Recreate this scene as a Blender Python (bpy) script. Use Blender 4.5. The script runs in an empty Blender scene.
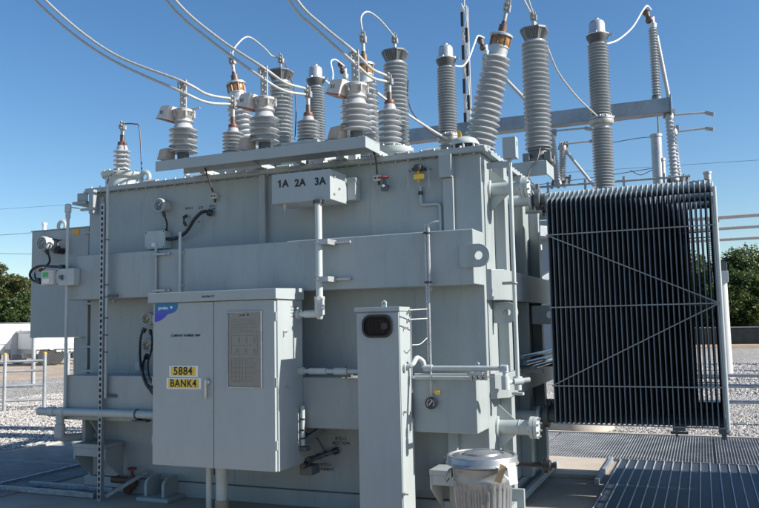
import bpy, bmesh, math, random
from mathutils import Vector, Matrix
random.seed(7)
S = bpy.context.scene
COL = S.collection
R = math.radians

# ------------------------------------------------------------ camera (solved from the site's straight lines)
FPX, YAW, PITCH, ROLL = 773.332, R(22.48093), R(5.20544), R(-1.17980)
CAM = Vector((1.656, -6.276, 1.60))
def cam_axes():
    cy, sy, cp, sp = math.cos(YAW), math.sin(YAW), math.cos(PITCH), math.sin(PITCH)
    f = Vector((-sy*cp, cy*cp, sp)); r = Vector((cy, sy, 0)); u = r.cross(f)
    c, s = math.cos(ROLL), math.sin(ROLL)
    return c*r+s*u, -s*r+c*u, f
RT, UP, FW = cam_axes()
def at(px, py, X=None, Y=None, Z=None):
    d = RT*((px-379.5)/FPX) - UP*((py-254)/FPX) + FW
    if X is not None: t = (X-CAM.x)/d.x
    elif Y is not None: t = (Y-CAM.y)/d.y
    else: t = (Z-CAM.z)/d.z
    return CAM + d*t

# ------------------------------------------------------------ materials
MATS = {}
def nt(name):
    m = bpy.data.materials.new(name); m.use_nodes = True
    return m, m.node_tree.nodes, m.node_tree.links, m.node_tree.nodes['Principled BSDF']
def mat(name, col, rough=.5, metal=0., var=.12, scale=6., bump=.0, bscale=60., dirt=0., dcol=(.12,.10,.08), stretch=(1,1,1), spec=.5, coat=0.):
    m, N, L, b = nt(name)
    tc = N.new('ShaderNodeTexCoord'); mp = N.new('ShaderNodeMapping'); mp.inputs['Scale'].default_value = stretch
    L.new(tc.outputs['Object'], mp.inputs['Vector'])
    n = N.new('ShaderNodeTexNoise'); n.inputs['Scale'].default_value = scale; n.inputs['Detail'].default_value = 6; n.inputs['Roughness'].default_value = .65
    L.new(mp.outputs['Vector'], n.inputs['Vector'])
    cr = N.new('ShaderNodeValToRGB')
    c = Vector(col)
    cr.color_ramp.elements[0].position = .3; cr.color_ramp.elements[1].position = .7
    cr.color_ramp.elements[0].color = (*[max(0, x*(1-var)) for x in c], 1)
    cr.color_ramp.elements[1].color = (*[min(1, x*(1+var)) for x in c], 1)
    L.new(n.outputs['Fac'], cr.inputs['Fac'])
    out = cr.outputs['Color']
    if dirt > 0:
        n2 = N.new('ShaderNodeTexNoise'); n2.inputs['Scale'].default_value = 2.2; n2.inputs['Detail'].default_value = 9; n2.inputs['Roughness'].default_value = .75
        m2 = N.new('ShaderNodeMapping'); m2.inputs['Scale'].default_value = (4.5, 4.5, .55)
        L.new(tc.outputs['Object'], m2.inputs['Vector']); L.new(m2.outputs['Vector'], n2.inputs['Vector'])
        r2 = N.new('ShaderNodeValToRGB'); r2.color_ramp.elements[0].position = .52; r2.color_ramp.elements[1].position = .78
        r2.color_ramp.elements[0].color = (0,0,0,1); r2.color_ramp.elements[1].color = (dirt,dirt,dirt,1)
        L.new(n2.outputs['Fac'], r2.inputs['Fac'])
        mx = N.new('ShaderNodeMix'); mx.data_type = 'RGBA'
        L.new(r2.outputs['Color'], mx.inputs['Factor']); L.new(out, mx.inputs['A']); mx.inputs['B'].default_value = (*dcol, 1)
        out = mx.outputs['Result']
    L.new(out, b.inputs['Base Color'])
    rr = N.new('ShaderNodeMapRange'); rr.inputs['To Min'].default_value = max(.03, rough*.82); rr.inputs['To Max'].default_value = min(1, rough*1.2)
    L.new(n.outputs['Fac'], rr.inputs['Value']); L.new(rr.outputs['Result'], b.inputs['Roughness'])
    b.inputs['Metallic'].default_value = metal
    b.inputs['Specular IOR Level'].default_value = spec
    b.inputs['Coat Weight'].default_value = coat
    if name in ('paint','paint_box'):
        nw = N.new('ShaderNodeTexNoise'); nw.inputs['Scale'].default_value = 1.6; nw.inputs['Detail'].default_value = 1.5
        L.new(tc.outputs['Object'], nw.inputs['Vector'])
        bw = N.new('ShaderNodeBump'); bw.inputs['Strength'].default_value = .35; bw.inputs['Distance'].default_value = .03
        L.new(nw.outputs['Fac'], bw.inputs['Height'])
        # fine specks of rust and grime
        vs_ = N.new('ShaderNodeTexNoise'); vs_.inputs['Scale'].default_value = 38; vs_.inputs['Detail'].default_value = 5
        L.new(tc.outputs['Object'], vs_.inputs['Vector'])
        rs_ = N.new('ShaderNodeValToRGB'); rs_.color_ramp.elements[0].position = .69; rs_.color_ramp.elements[1].position = .78
        rs_.color_ramp.elements[0].color = (0,0,0,1); rs_.color_ramp.elements[1].color = (.6,.6,.6,1)
        L.new(vs_.outputs['Fac'], rs_.inputs['Fac'])
        m3 = N.new('ShaderNodeMix'); m3.data_type = 'RGBA'; m3.inputs['B'].default_value = (.16,.12,.09,1)
        L.new(rs_.outputs['Color'], m3.inputs['Factor']); L.new(out, m3.inputs['A']); L.new(m3.outputs['Result'], b.inputs['Base Color'])
    if bump > 0:
        nb = N.new('ShaderNodeTexNoise'); nb.inputs['Scale'].default_value = bscale; nb.inputs['Detail'].default_value = 4
        L.new(tc.outputs['Object'], nb.inputs['Vector'])
        bp = N.new('ShaderNodeBump'); bp.inputs['Strength'].default_value = bump; bp.inputs['Distance'].default_value = .01
        L.new(nb.outputs['Fac'], bp.inputs['Height']); L.new(bp.outputs['Normal'], b.inputs['Normal'])
        if name in ('paint','paint_box'): L.new(bw.outputs['Normal'], bp.inputs['Normal'])
    MATS[name] = m
    return m
mat('paint', (.315,.357,.366), .40, var=.08, scale=3.0, bump=.05, bscale=25, dirt=.5, dcol=(.20,.20,.18), stretch=(1,1,.35))
mat('paint_box', (.34,.383,.395), .40, var=.05, scale=4.0, bump=.04, bscale=18, dirt=.22, dcol=(.22,.22,.20), stretch=(1,1,.4))
mat('paint_pipe', (.42,.465,.465), .45, var=.08, scale=9.0, dirt=.3, dcol=(.25,.24,.2))
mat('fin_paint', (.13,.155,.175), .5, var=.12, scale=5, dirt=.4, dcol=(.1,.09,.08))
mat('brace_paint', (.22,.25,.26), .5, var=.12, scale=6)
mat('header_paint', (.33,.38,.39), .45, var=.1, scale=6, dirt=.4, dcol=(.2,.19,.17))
mat('porcelain', (.40,.42,.44), .16, var=.08, scale=5, coat=.4)
mat('porcelain_dark', (.33,.36,.385), .2, var=.1, scale=5, coat=.35)
mat('cast_alloy', (.42,.42,.41), .5, metal=.55, var=.2, scale=18, bump=.2, bscale=90)
mat('cap_grey', (.17,.18,.185), .5, metal=.3, var=.2, scale=12, bump=.1)
mat('ring_dark', (.07,.075,.08), .5, var=.2, scale=12)
mat('dome_alloy', (.5,.51,.52), .38, metal=.6, var=.12, scale=8)
mat('amber', (.26,.12,.02), .18, var=.5, scale=14, coat=.6)
mat('bronze', (.14,.10,.08), .5, metal=.4, var=.3, scale=30)
mat('instrument_dark', (.030,.020,.018), .5, var=.4, scale=40, spec=.1)
mat('red_brown', (.14,.06,.05), .5, var=.3, scale=30)
mat('cable_alloy', (.44,.45,.44), .5, metal=.2, var=.12, scale=30)
mat('cable_dark', (.07,.06,.07), .5, var=.2, scale=30)
mat('black_rubber', (.018,.018,.02), .45, var=.3, scale=30)
mat('black_conduit', (.03,.045,.07), .22, var=.3, scale=10, coat=.5)
mat('black_metal', (.03,.03,.035), .4, var=.3, scale=20)
mat('dark_flange', (.10,.115,.125), .5, var=.25, scale=20)
mat('guard_plastic', (.55,.52,.48), .5, var=.1, scale=20)
mat('guard_base', (.42,.36,.30), .6, var=.15, scale=20)
mat('red_plastic', (.34,.12,.09), .45, var=.15, scale=20)
mat('yellow', (.62,.38,.05), .5, var=.1, scale=20)
mat('yellow_tag', (.75,.52,.05), .35, var=.1, scale=30)
mat('orange_tag', (.8,.35,.03), .5, var=.1, scale=30)
mat('white_plastic', (.78,.79,.78), .4, var=.05, scale=20)
mat('paper', (.80,.79,.76), .8, var=.05, scale=20)
mat('kraft', (.45,.33,.20), .8, var=.1, scale=20)
mat('green_tag', (.03,.42,.12), .4, var=.1, scale=30)
mat('ink', (.012,.012,.014), .5, var=.1)
mat('ink_white', (.8,.82,.84), .5, var=.02)
mat('plate', (.25,.24,.23), .38, metal=.6, var=.08, scale=40)
mat('plate_ink', (.10,.10,.10), .5, var=.1)
mat('stainless', (.5,.5,.5), .3, metal=.9, var=.1, scale=10)
mat('glass_dark', (.010,.010,.011), .12, var=.2, spec=.12)
mat('gauge_face', (.05,.06,.055), .25, var=.5, scale=60, coat=.6)
mat('gauge_black', (.02,.02,.02), .3, var=.3, scale=60, coat=.5)
mat('white_steel', (.78,.79,.80), .45, var=.04, scale=2, dirt=.12, dcol=(.45,.42,.38))
mat('trailer_grey', (.42,.44,.46), .5, var=.1, scale=3)
mat('tyre', (.02,.02,.02), .8, var=.2)
mat('roof_pale', (.62,.66,.66), .6, var=.05)
mat('building_wall', (.24,.28,.32), .7, var=.08, scale=1)
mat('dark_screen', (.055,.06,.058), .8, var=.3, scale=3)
mat('bark', (.13,.10,.075), .9, var=.3, scale=12, bump=.6, bscale=20)
mat('switch_grey', (.48,.47,.45), .5, var=.12, scale=15)
mat('post_grey', (.50,.52,.53), .55, var=.06, scale=2, dirt=.25, dcol=(.35,.34,.32))
mat('mast_white', (.62,.62,.60), .5, var=.08)
mat('mast_dark', (.04,.04,.045), .6, var=.15)
mat('plank', (.030,.040,.055), .55, var=.25, scale=2.5, dirt=.3, dcol=(.13,.12,.11), stretch=(2,.5,1))
mat('cast_valve', (.09,.05,.035), .6, var=.4, scale=25)
mat('handwheel', (.35,.06,.07), .5, var=.2, scale=20)

def galv(name, col=(.36,.39,.42), rough=.38, metal=.65, vv=.45):
    m, N, L, b = nt(name)
    tc = N.new('ShaderNodeTexCoord')
    v = N.new('ShaderNodeTexVoronoi'); v.inputs['Scale'].default_value = 45
    L.new(tc.outputs['Object'], v.inputs['Vector'])
    n = N.new('ShaderNodeTexNoise'); n.inputs['Scale'].default_value = 3; n.inputs['Detail'].default_value = 7
    L.new(tc.outputs['Object'], n.inputs['Vector'])
    sx = N.new('ShaderNodeSeparateColor'); L.new(v.outputs['Color'], sx.inputs['Color'])
    ad = N.new('ShaderNodeMath'); ad.operation = 'MULTIPLY_ADD'; ad.inputs[1].default_value = vv
    L.new(sx.outputs['Red'], ad.inputs[0]); L.new(n.outputs['Fac'], ad.inputs[2])
    cr = N.new('ShaderNodeValToRGB'); cr.color_ramp.elements[0].position = .35; cr.color_ramp.elements[1].position = 1.0
    cr.color_ramp.elements[0].color = (*[x*.72 for x in col], 1); cr.color_ramp.elements[1].color = (*[min(1, x*1.3) for x in col], 1)
    L.new(ad.outputs[0], cr.inputs['Fac']); L.new(cr.outputs['Color'], b.inputs['Base Color'])
    mr = N.new('ShaderNodeMapRange'); mr.inputs['To Min'].default_value = rough*.75; mr.inputs['To Max'].default_value = rough*1.4
    L.new(n.outputs['Fac'], mr.inputs['Value']); L.new(mr.outputs['Result'], b.inputs['Roughness'])
    b.inputs['Metallic'].default_value = metal
    MATS[name] = m
galv('galv', (.34,.38,.42), .42, .5, .16); galv('galv_can', (.36,.375,.385), .34, .6, .12); galv('rib_galv', (.50,.53,.56), .4, .3, .2); galv('galv_dull', (.30,.32,.34), .5, .5); galv('galv_light', (.42,.44,.46), .45, .4, .2)

def ground_mat(name, stops, vscale, nscale, bump, bdist, rough=.9, spots=None):
    """stones: voronoi cells coloured from a ramp, relief from cell distance"""
    m, N, L, b = nt(name)
    tc = N.new('ShaderNodeTexCoord')
    v = N.new('ShaderNodeTexVoronoi'); v.inputs['Scale'].default_value = vscale
    L.new(tc.outputs['Object'], v.inputs['Vector'])
    n = N.new('ShaderNodeTexNoise'); n.inputs['Scale'].default_value = nscale; n.inputs['Detail'].default_value = 8
    L.new(tc.outputs['Object'], n.inputs['Vector'])
    s = N.new('ShaderNodeSeparateColor'); L.new(v.outputs['Color'], s.inputs['Color'])
    cr = N.new('ShaderNodeValToRGB')
    while len(cr.color_ramp.elements) < len(stops): cr.color_ramp.elements.new(.5)
    for e, (p, c) in zip(cr.color_ramp.elements, stops): e.position = p; e.color = (*c, 1)
    L.new(s.outputs['Red'], cr.inputs['Fac'])
    mx = N.new('ShaderNodeMix'); mx.data_type = 'RGBA'; mx.blend_type = 'MULTIPLY'; mx.inputs['Factor'].default_value = .6
    c2 = N.new('ShaderNodeValToRGB'); c2.color_ramp.elements[0].position = .3; c2.color_ramp.elements[1].position = .7
    c2.color_ramp.elements[0].color = (.6,.58,.55,1); c2.color_ramp.elements[1].color = (1,1,1,1)
    L.new(n.outputs['Fac'], c2.inputs['Fac']); L.new(cr.outputs['Color'], mx.inputs['A']); L.new(c2.outputs['Color'], mx.inputs['B'])
    L.new(mx.outputs['Result'], b.inputs['Base Color']); b.inputs['Roughness'].default_value = rough
    bp = N.new('ShaderNodeBump'); bp.inputs['Strength'].default_value = bump; bp.inputs['Distance'].default_value = bdist; bp.invert = True
    L.new(v.outputs['Distance'], bp.inputs['Height']); L.new(bp.outputs['Normal'], b.inputs['Normal'])
    MATS[name] = m
ground_mat('gravel', [(0,(.18,.165,.15)),(.3,(.36,.34,.31)),(.65,(.50,.48,.45)),(1,(.66,.64,.61))], 20, .5, 1., .05)
ground_mat('far_ground', [(0,(.20,.18,.12)),(.5,(.30,.25,.18)),(1,(.36,.30,.22))], 3, .15, .2, .02)
ground_mat('dirt', [(0,(.36,.27,.19)),(.5,(.44,.34,.25)),(1,(.52,.42,.32))], 9, .6, .3, .02)
mat('stone', (.42,.40,.37), .9, var=.55, scale=1.7)
# concrete: fine grain, joints and stains
def concrete(name, col, dark):
    m, N, L, b = nt(name)
    tc = N.new('ShaderNodeTexCoord')
    n1 = N.new('ShaderNodeTexNoise'); n1.inputs['Scale'].default_value = 1.3; n1.inputs['Detail'].default_value = 10; n1.inputs['Roughness'].default_value = .7
    n2 = N.new('ShaderNodeTexNoise'); n2.inputs['Scale'].default_value = 90; n2.inputs['Detail'].default_value = 3
    L.new(tc.outputs['Object'], n1.inputs['Vector']); L.new(tc.outputs['Object'], n2.inputs['Vector'])
    cr = N.new('ShaderNodeValToRGB'); cr.color_ramp.elements[0].position = .32; cr.color_ramp.elements[1].position = .62
    cr.color_ramp.elements[0].color = (*dark, 1); cr.color_ramp.elements[1].color = (*col, 1)
    L.new(n1.outputs['Fac'], cr.inputs['Fac'])
    mx = N.new('ShaderNodeMix'); mx.data_type = 'RGBA'; mx.blend_type = 'OVERLAY'; mx.inputs['Factor'].default_value = .35
    L.new(cr.outputs['Color'], mx.inputs['A']); L.new(n2.outputs['Fac'], mx.inputs['B']); L.new(mx.outputs['Result'], b.inputs['Base Color'])
    b.inputs['Roughness'].default_value = .85
    bp = N.new('ShaderNodeBump'); bp.inputs['Strength'].default_value = .25; bp.inputs['Distance'].default_value = .004
    L.new(n2.outputs['Fac'], bp.inputs['Height']); L.new(bp.outputs['Normal'], b.inputs['Normal'])
    MATS[name] = m
concrete('concrete', (.40,.335,.27), (.27,.225,.18)); concrete('concrete_pale', (.52,.47,.40), (.38,.33,.27))
# foliage with light passing through the leaves
def leafmat(name, c1, c2):
    m, N, L, b = nt(name)
    g = N.new('ShaderNodeNewGeometry'); cr = N.new('ShaderNodeValToRGB')
    cr.color_ramp.elements[0].color = (*c1, 1); cr.color_ramp.elements[1].color = (*c2, 1)
    L.new(g.outputs['Random Per Island'], cr.inputs['Fac']); L.new(cr.outputs['Color'], b.inputs['Base Color'])
    b.inputs['Roughness'].default_value = .5
    tr = N.new('ShaderNodeBsdfTranslucent'); L.new(cr.outputs['Color'], tr.inputs['Color'])
    ms = N.new('ShaderNodeMixShader'); ms.inputs[0].default_value = .3
    L.new(b.outputs[0], ms.inputs[1]); L.new(tr.outputs[0], ms.inputs[2]); L.new(ms.outputs[0], N['Material Output'].inputs['Surface'])
    MATS[name] = m
leafmat('leaf_dark', (.025,.05,.012), (.07,.11,.03)); leafmat('leaf_mid', (.045,.085,.018), (.12,.16,.045)); leafmat('leaf_olive', (.06,.075,.022), (.13,.15,.05))
# logo sticker gradient (a printed colour change, violet below, teal at top)
def sticker():
    m, N, L, b = nt('sticker')
    g = N.new('ShaderNodeTexCoord'); sp = N.new('ShaderNodeSeparateXYZ'); L.new(g.outputs['Generated'], sp.inputs[0])
    cr = N.new('ShaderNodeValToRGB'); cr.color_ramp.elements[0].position = .25; cr.color_ramp.elements[1].position = .85
    cr.color_ramp.elements[0].color = (.055,.045,.50,1); cr.color_ramp.elements[1].color = (.01,.16,.34,1)
    L.new(sp.outputs['Z'], cr.inputs['Fac']); L.new(cr.outputs['Color'], b.inputs['Base Color']); b.inputs['Roughness'].default_value = .35
    MATS['sticker'] = m
sticker()

# ------------------------------------------------------------ mesh builder
def basis(d):
    d = Vector(d).normalized()
    a = Vector((0,0,1)) if abs(d.z) < .9 else Vector((0,1,0))
    u = d.cross(a).normalized(); return d, u, u.cross(d).normalized()
def wloc(o):
    v = Vector((0,0,0))
    while o is not None: v += o.location; o = o.parent
    return v
SPLIT = {'gland','lid_bolt','flange_bolt','cage_bolt','side_latch','gusset','coupling','edge_band','corner_bracket','lid_box','lid_clamp','spacer_post','clip','band','left_stiffener','shelf_arm','hinge_bolt','side_catch','strap','bolted_clip','leg_strap','mount_rail','blade_mark','pipe_clip'}
class MB:
    def __init__(s): s.v = []; s.f = []; s.p = []
    def add(s, vs, fs):
        n = len(s.v); s.p.append((n, len(s.f))); s.v += [Vector(p) for p in vs]; s.f += [tuple(i+n for i in f) for f in fs]; return s
    def box(s, x0, x1, y0, y1, z0, z1):
        vs = [(x,y,z) for x in (x0,x1) for y in (y0,y1) for z in (z0,z1)]
        return s.add(vs, [(0,1,3,2),(4,6,7,5),(0,4,5,1),(2,3,7,6),(0,2,6,4),(1,5,7,3)])
    def bar(s, p0, p1, w, h, up=(0,0,1)):
        p0, p1 = Vector(p0), Vector(p1); d = (p1-p0).normalized()
        up = Vector(up)
        if abs(d.dot(up)) > .98: up = Vector((0,1,0))
        sd = d.cross(up).normalized(); u = sd.cross(d)
        vs = [p + sd*a*w/2 + u*b*h/2 for p in (p0,p1) for a in (-1,1) for b in (-1,1)]
        return s.add(vs, [(0,1,3,2),(4,6,7,5),(0,4,5,1),(2,3,7,6),(0,2,6,4),(1,5,7,3)])
    def lathe(s, prof, base=(0,0,0), d=(0,0,1), n=28, rib=None):
        d, u, w = basis(d); base = Vector(base); vs = []; fs = []
        for r, z in prof:
            for k in range(n):
                a = 2*math.pi*k/n; rr = max(r, 1e-5)
                if rib: rr = rib(rr, z, a)
                vs.append(base + d*z + (u*math.cos(a)+w*math.sin(a))*rr)
        for i in range(len(prof)-1):
            for k in range(n):
                a, b = i*n+k, i*n+(k+1)%n; fs.append((a, b, b+n, a+n))
        fs.append(tuple(range(n))[::-1]); fs.append(tuple((len(prof)-1)*n+k for k in range(n)))
        return s.add(vs, fs)
    def cyl(s, p0, p1, r, n=16, r1=None):
        p0, p1 = Vector(p0), Vector(p1)
        return s.lathe([(r,0),(r if r1 is None else r1,(p1-p0).length)], p0, p1-p0, n)
    def tube(s, pts, r, n=8, smooth=True):
        P = [Vector(p) for p in pts]
        if smooth and len(P) > 2:
            Q = [P[0]*2-P[1]] + P + [P[-1]*2-P[-2]]; O = []
            for i in range(1, len(Q)-2):
                for k in range(8):
                    t = k/8; a, b, c, d = Q[i-1], Q[i], Q[i+1], Q[i+2]
                    O.append(.5*((2*b)+(c-a)*t+(2*a-5*b+4*c-d)*t*t+(3*b-a-3*c+d)*t**3))
            O.append(P[-1]); P = O
        vs = []; fs = []; u = None
        for i, p in enumerate(P):
            d = (P[min(i+1, len(P)-1)]-P[max(i-1, 0)]).normalized()
            if u is None: _, u, _w = basis(d)
            u = (u - d*u.dot(d)).normalized(); w = d.cross(u)
            vs += [p+(u*math.cos(2*math.pi*k/n)+w*math.sin(2*math.pi*k/n))*r for k in range(n)]
        for i in range(len(P)-1):
            for k in range(n):
                a, b = i*n+k, i*n+(k+1)%n; fs.append((a, b, b+n, a+n))
        fs.append(tuple(range(n))[::-1]); fs.append(tuple((len(P)-1)*n+k for k in range(n)))
        return s.add(vs, fs)
    def pipe(s, pts, r, bend=.05, n=12):
        """straight runs joined by rounded elbows"""
        P = [Vector(p) for p in pts]; O = [P[0]]
        for i in range(1, len(P)-1):
            a = (P[i-1]-P[i]); b = (P[i+1]-P[i]); k = min(bend, a.length*.45, b.length*.45)
            A = P[i]+a.normalized()*k; B = P[i]+b.normalized()*k
            for t in (0,.2,.4,.6,.8,1): O.append(A*(1-t)**2+P[i]*2*t*(1-t)+B*t*t)
        O.append(P[-1]); return s.tube(O, r, n, smooth=False)
    def torus(s, c, d, Rr, r, n=24, m=8):
        d, u, w = basis(d); c = Vector(c); vs = []; fs = []
        for i in range(n):
            a = 2*math.pi*i/n; rd = u*math.cos(a)+w*math.sin(a)
            for k in range(m):
                b = 2*math.pi*k/m; vs.append(c+rd*(Rr+r*math.cos(b))+d*r*math.sin(b))
        for i in range(n):
            for k in range(m):
                fs.append((i*m+k, i*m+(k+1)%m, ((i+1)%n)*m+(k+1)%m, ((i+1)%n)*m+k))
        return s.add(vs, fs)
    def prism(s, poly, o, u, v, t, holes=None):
        """extrude polygon (list of 2D) given in plane o,u,v by vector t; optional round hole (cx,cy,r)"""
        o, u, v, t = Vector(o), Vector(u), Vector(v), Vector(t)
        if holes is None:
            n = len(poly); vs = [o+u*a+v*b for a, b in poly]; vs += [p+t for p in vs]
            fs = [tuple(range(n))[::-1], tuple(range(n, 2*n))] + [(i, (i+1)%n, n+(i+1)%n, n+i) for i in range(n)]
            return s.add(vs, fs)
        cx, cy, r = holes; n = 40; out = []; inn = []
        for k in range(n):
            a = 2*math.pi*k/n; dx, dy = math.cos(a), math.sin(a); best = 1e9
            for i in range(len(poly)):
                (x1, y1), (x2, y2) = poly[i], poly[(i+1)%len(poly)]
                ex, ey = x2-x1, y2-y1; den = dx*ey-dy*ex
                if abs(den) < 1e-9: continue
                tt = ((x1-cx)*ey-(y1-cy)*ex)/den; uu = ((x1-cx)*dy-(y1-cy)*dx)/den
                if tt > 0 and -1e-6 <= uu <= 1+1e-6: best = min(best, tt)
            out.append((cx+dx*best, cy+dy*best)); inn.append((cx+dx*r, cy+dy*r))
        vs = [o+u*a+v*b for a, b in out+inn]; vs += [p+t for p in vs]; N = 2*n; fs = []
        for k in range(n):
            j = (k+1)%n
            fs += [(k, n+k, n+j, j), (N+k, N+j, N+n+j, N+n+k), (k, j, N+j, N+k), (n+k, N+n+k, N+n+j, n+j)]
        return s.add(vs, fs)
    def build(s, name, m, parent=None, bevel=0., flat=False):
        if name in SPLIT and len(s.p) > 1:
            out = None; st = s.p + [(len(s.v), len(s.f))]
            for (v0,f0),(v1,f1) in zip(st[:-1], st[1:]):
                q = MB(); q.v = s.v[v0:v1]; q.f = [tuple(i-v0 for i in f) for f in s.f[f0:f1]]; q.p = [(0,0)]
                o = q.build(name, m, parent, bevel, flat); out = out or o
            return out
        me = bpy.data.meshes.new(name); off = wloc(parent) if parent else Vector((0,0,0))
        me.from_pydata([p-off for p in s.v], [], s.f); me.update()
        bm = bmesh.new(); bm.from_mesh(me); bmesh.ops.recalc_face_normals(bm, faces=bm.faces); bm.to_mesh(me); bm.free()
        me.materials.append(MATS[m] if isinstance(m, str) else m)
        if not flat:
            me.polygons.foreach_set('use_smooth', [True]*len(me.polygons))
            if not bevel: me.set_sharp_from_angle(angle=R(38))
        o = bpy.data.objects.new(name, me); COL.objects.link(o)
        if parent: o.parent = parent
        if bevel:
            b = o.modifiers.new('bevel', 'BEVEL'); b.width = bevel; b.segments = 2; b.limit_method = 'ANGLE'; b.angle_limit = R(40); b.harden_normals = True
        return o
def tag(o, label=None, cat=None, group=None, kind=None):
    if label: o['label'] = label
    if cat: o['category'] = cat
    if group: o['group'] = group
    if kind: o['kind'] = kind
    return o
def thing(name, label, cat, loc, group=None):
    o = bpy.data.objects.new(name, None); o.empty_display_size = .1; COL.objects.link(o); o.location = loc
    return tag(o, label, cat, group)
def kids(o): return [c for c in bpy.data.objects if c.parent == o]
def dup(o, loc, label=None):
    def rec(a, par):
        b = a.copy(); COL.objects.link(b); b.parent = par
        for c in ch.get(a.name, []): rec(c, b)
        return b
    ch = {}
    for c in bpy.data.objects:
        if c.parent: ch.setdefault(c.parent.name, []).append(c)
    r = rec(o, None); r.location = loc
    if label: r['label'] = label
    return r
def text(body, size, loc, m, parent, name='lettering', align='CENTER', rot=(R(90),0,0), ext=.0006, space=1., bold=0., sx=1.):
    cu = bpy.data.curves.new(name, 'FONT'); cu.body = body; cu.size = size; cu.align_x = align; cu.align_y = 'CENTER'; cu.extrude = ext; cu.space_character = space; cu.offset = bold
    t = bpy.data.objects.new(name, cu); COL.objects.link(t); bpy.context.view_layer.update()
    me = bpy.data.meshes.new_from_object(t.evaluated_get(bpy.context.evaluated_depsgraph_get()))
    bpy.data.objects.remove(t); me.name = name
    o = bpy.data.objects.new(name, me); COL.objects.link(o); o.parent = parent
    o.location = Vector(loc)-wloc(parent); o.rotation_euler = rot; o.scale = (sx,1,1)
    me.materials.clear(); me.materials.append(MATS[m]); return o
def sheds(z0, z1, n, rc, rs, rc1=None, rs1=None, alt=1.):
    rc1 = rc if rc1 is None else rc1; rs1 = rs if rs1 is None else rs1; p = (z1-z0)/n; out = [(rc, z0)]
    for i in range(n):
        t = i/max(1, n-1); c = rc+(rc1-rc)*t; s_ = rs+(rs1-rs)*t
        if i % 2: s_ = c+(s_-c)*alt
        z = z0+i*p
        out += [(c, z+.06*p), (c+.5*(s_-c), z+.10*p), (s_-.12*(s_-c), z+.12*p), (s_, z+.18*p), (s_*1.003, z+.27*p), (s_-.1*(s_-c), z+.35*p), (c+.55*(s_-c), z+.46*p), (c+.08*(s_-c), z+.60*p), (c, z+.72*p)]
    out.append((rc1, z1)); return out
def bolts(mb, pts, d, r=.012, h=.014):
    for p in pts: mb.lathe([(r,0),(r,h*.8),(r*.8,h)], p, d, 6)

# ============================================================ SETTING
def sheet(name, poly, z, m):
    return tag(MB().add([(x,y,z) for x,y in poly], [tuple(range(len(poly)))]).build(name, m, flat=True), kind='structure')
sheet('ground', [(-400,-60),(400,-60),(400,500),(-400,500)], -.024, 'far_ground')
sheet('gravel_yard', [(-21,-12),(30,-12),(30,38),(2,38),(-10,27),(-21,16)], -.016, 'gravel')
sheet('dirt_road', [(-60,-10),(-23.5,4),(-12,30),(0,40.5),(60,40.5),(60,47),(-60,47)], -.012, 'dirt')
g = MB().box(-4.75,.70,-4.5,3.0,-.10,0.0).build('concrete_pad', 'concrete', bevel=.01); tag(g, kind='structure')
g = MB().box(-.7,.60,1.93,2.98,-.05,.035).build('raised_slab', 'concrete_pale', bevel=.01); tag(g, kind='structure')
tag(MB().box(.60,.64,1.6,2.99,-.05,.055).build('slab_kerb', 'galv_dull', bevel=.004), kind='structure')
g = MB().lathe([(.52,-.1),(.52,.10),(.50,.13)],(-.15,5.75,0),n=40)
g = g.build('foundation_pad', 'concrete_pale'); tag(g, kind='structure')
g = MB().box(3.2,6.3,10.8,13.2,-.1,.06).build('foundation_pad', 'concrete_pale', bevel=.03); tag(g, kind='structure')

# grating trench covers: thin bearing bars over a dark trench
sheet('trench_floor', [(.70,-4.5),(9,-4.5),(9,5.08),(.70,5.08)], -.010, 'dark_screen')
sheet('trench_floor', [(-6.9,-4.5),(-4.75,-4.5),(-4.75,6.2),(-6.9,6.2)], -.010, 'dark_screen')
def grating(x0, x1, y0, y1, label, cat='grating', pitch=.032, group='bar grating panels over the cable trench'):
    r = thing('grating_panel', label, cat, (x0, y0, 0), group)
    m = MB(); x = x0+.01
    while x < x1-.008: m.box(x, x+.006, y0+.008, y1-.008, -.008, .018); x += pitch
    m.build('bearing_bars', 'galv_light', r, flat=True)
    m = MB(); y = y0+.05
    while y < y1-.03: m.bar((x0+.01,y,.012),(x1-.01,y,.012),.006,.008); y += .10
    m.build('cross_rods', 'galv_dull', r, flat=True)
    m = MB(); m.box(x0+.002,x1-.002,y0,y0+.006,-.008,.020); m.box(x0+.002,x1-.002,y1-.006,y1,-.008,.020); m.build('edge_band', 'galv_light', r, flat=True)
names = ['beside the pale concrete pad', 'second from the concrete pad', 'third from the concrete pad', 'fourth from the concrete pad', 'fifth from the concrete pad']
for i in range(5):
    grating(.71+i*1.0, 1.70+i*1.0, 3.06, 5.07, 'sunlit bar grating panel, '+names[i])
grating(-.28, .70, 3.06, 5.07, 'bar grating panel behind the sunlit concrete slab')
grating(-1.3, -.29, 3.06, 5.07, 'bar grating panel behind the tank corner, leftmost of its row')
k = 0
for yy in (-1.0, 1.0, 3.0):
    for xx in (-6.85, -5.8):
        nm = {(-1.0,-6.85):'front panel of the outer row',(-1.0,-5.8):'front panel of the row next to the tank',(1.0,-6.85):'middle panel of the outer row by the gravel',(1.0,-5.8):'middle panel of the row next to the tank',(3.0,-6.85):'rear panel of the outer row by the gravel',(3.0,-5.8):'rear panel of the row next to the tank'}[(yy,xx)]
        grating(xx, xx+1.03, yy, yy+1.98, 'shaded bar grating left of the tank, '+nm, pitch=.036)
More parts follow.
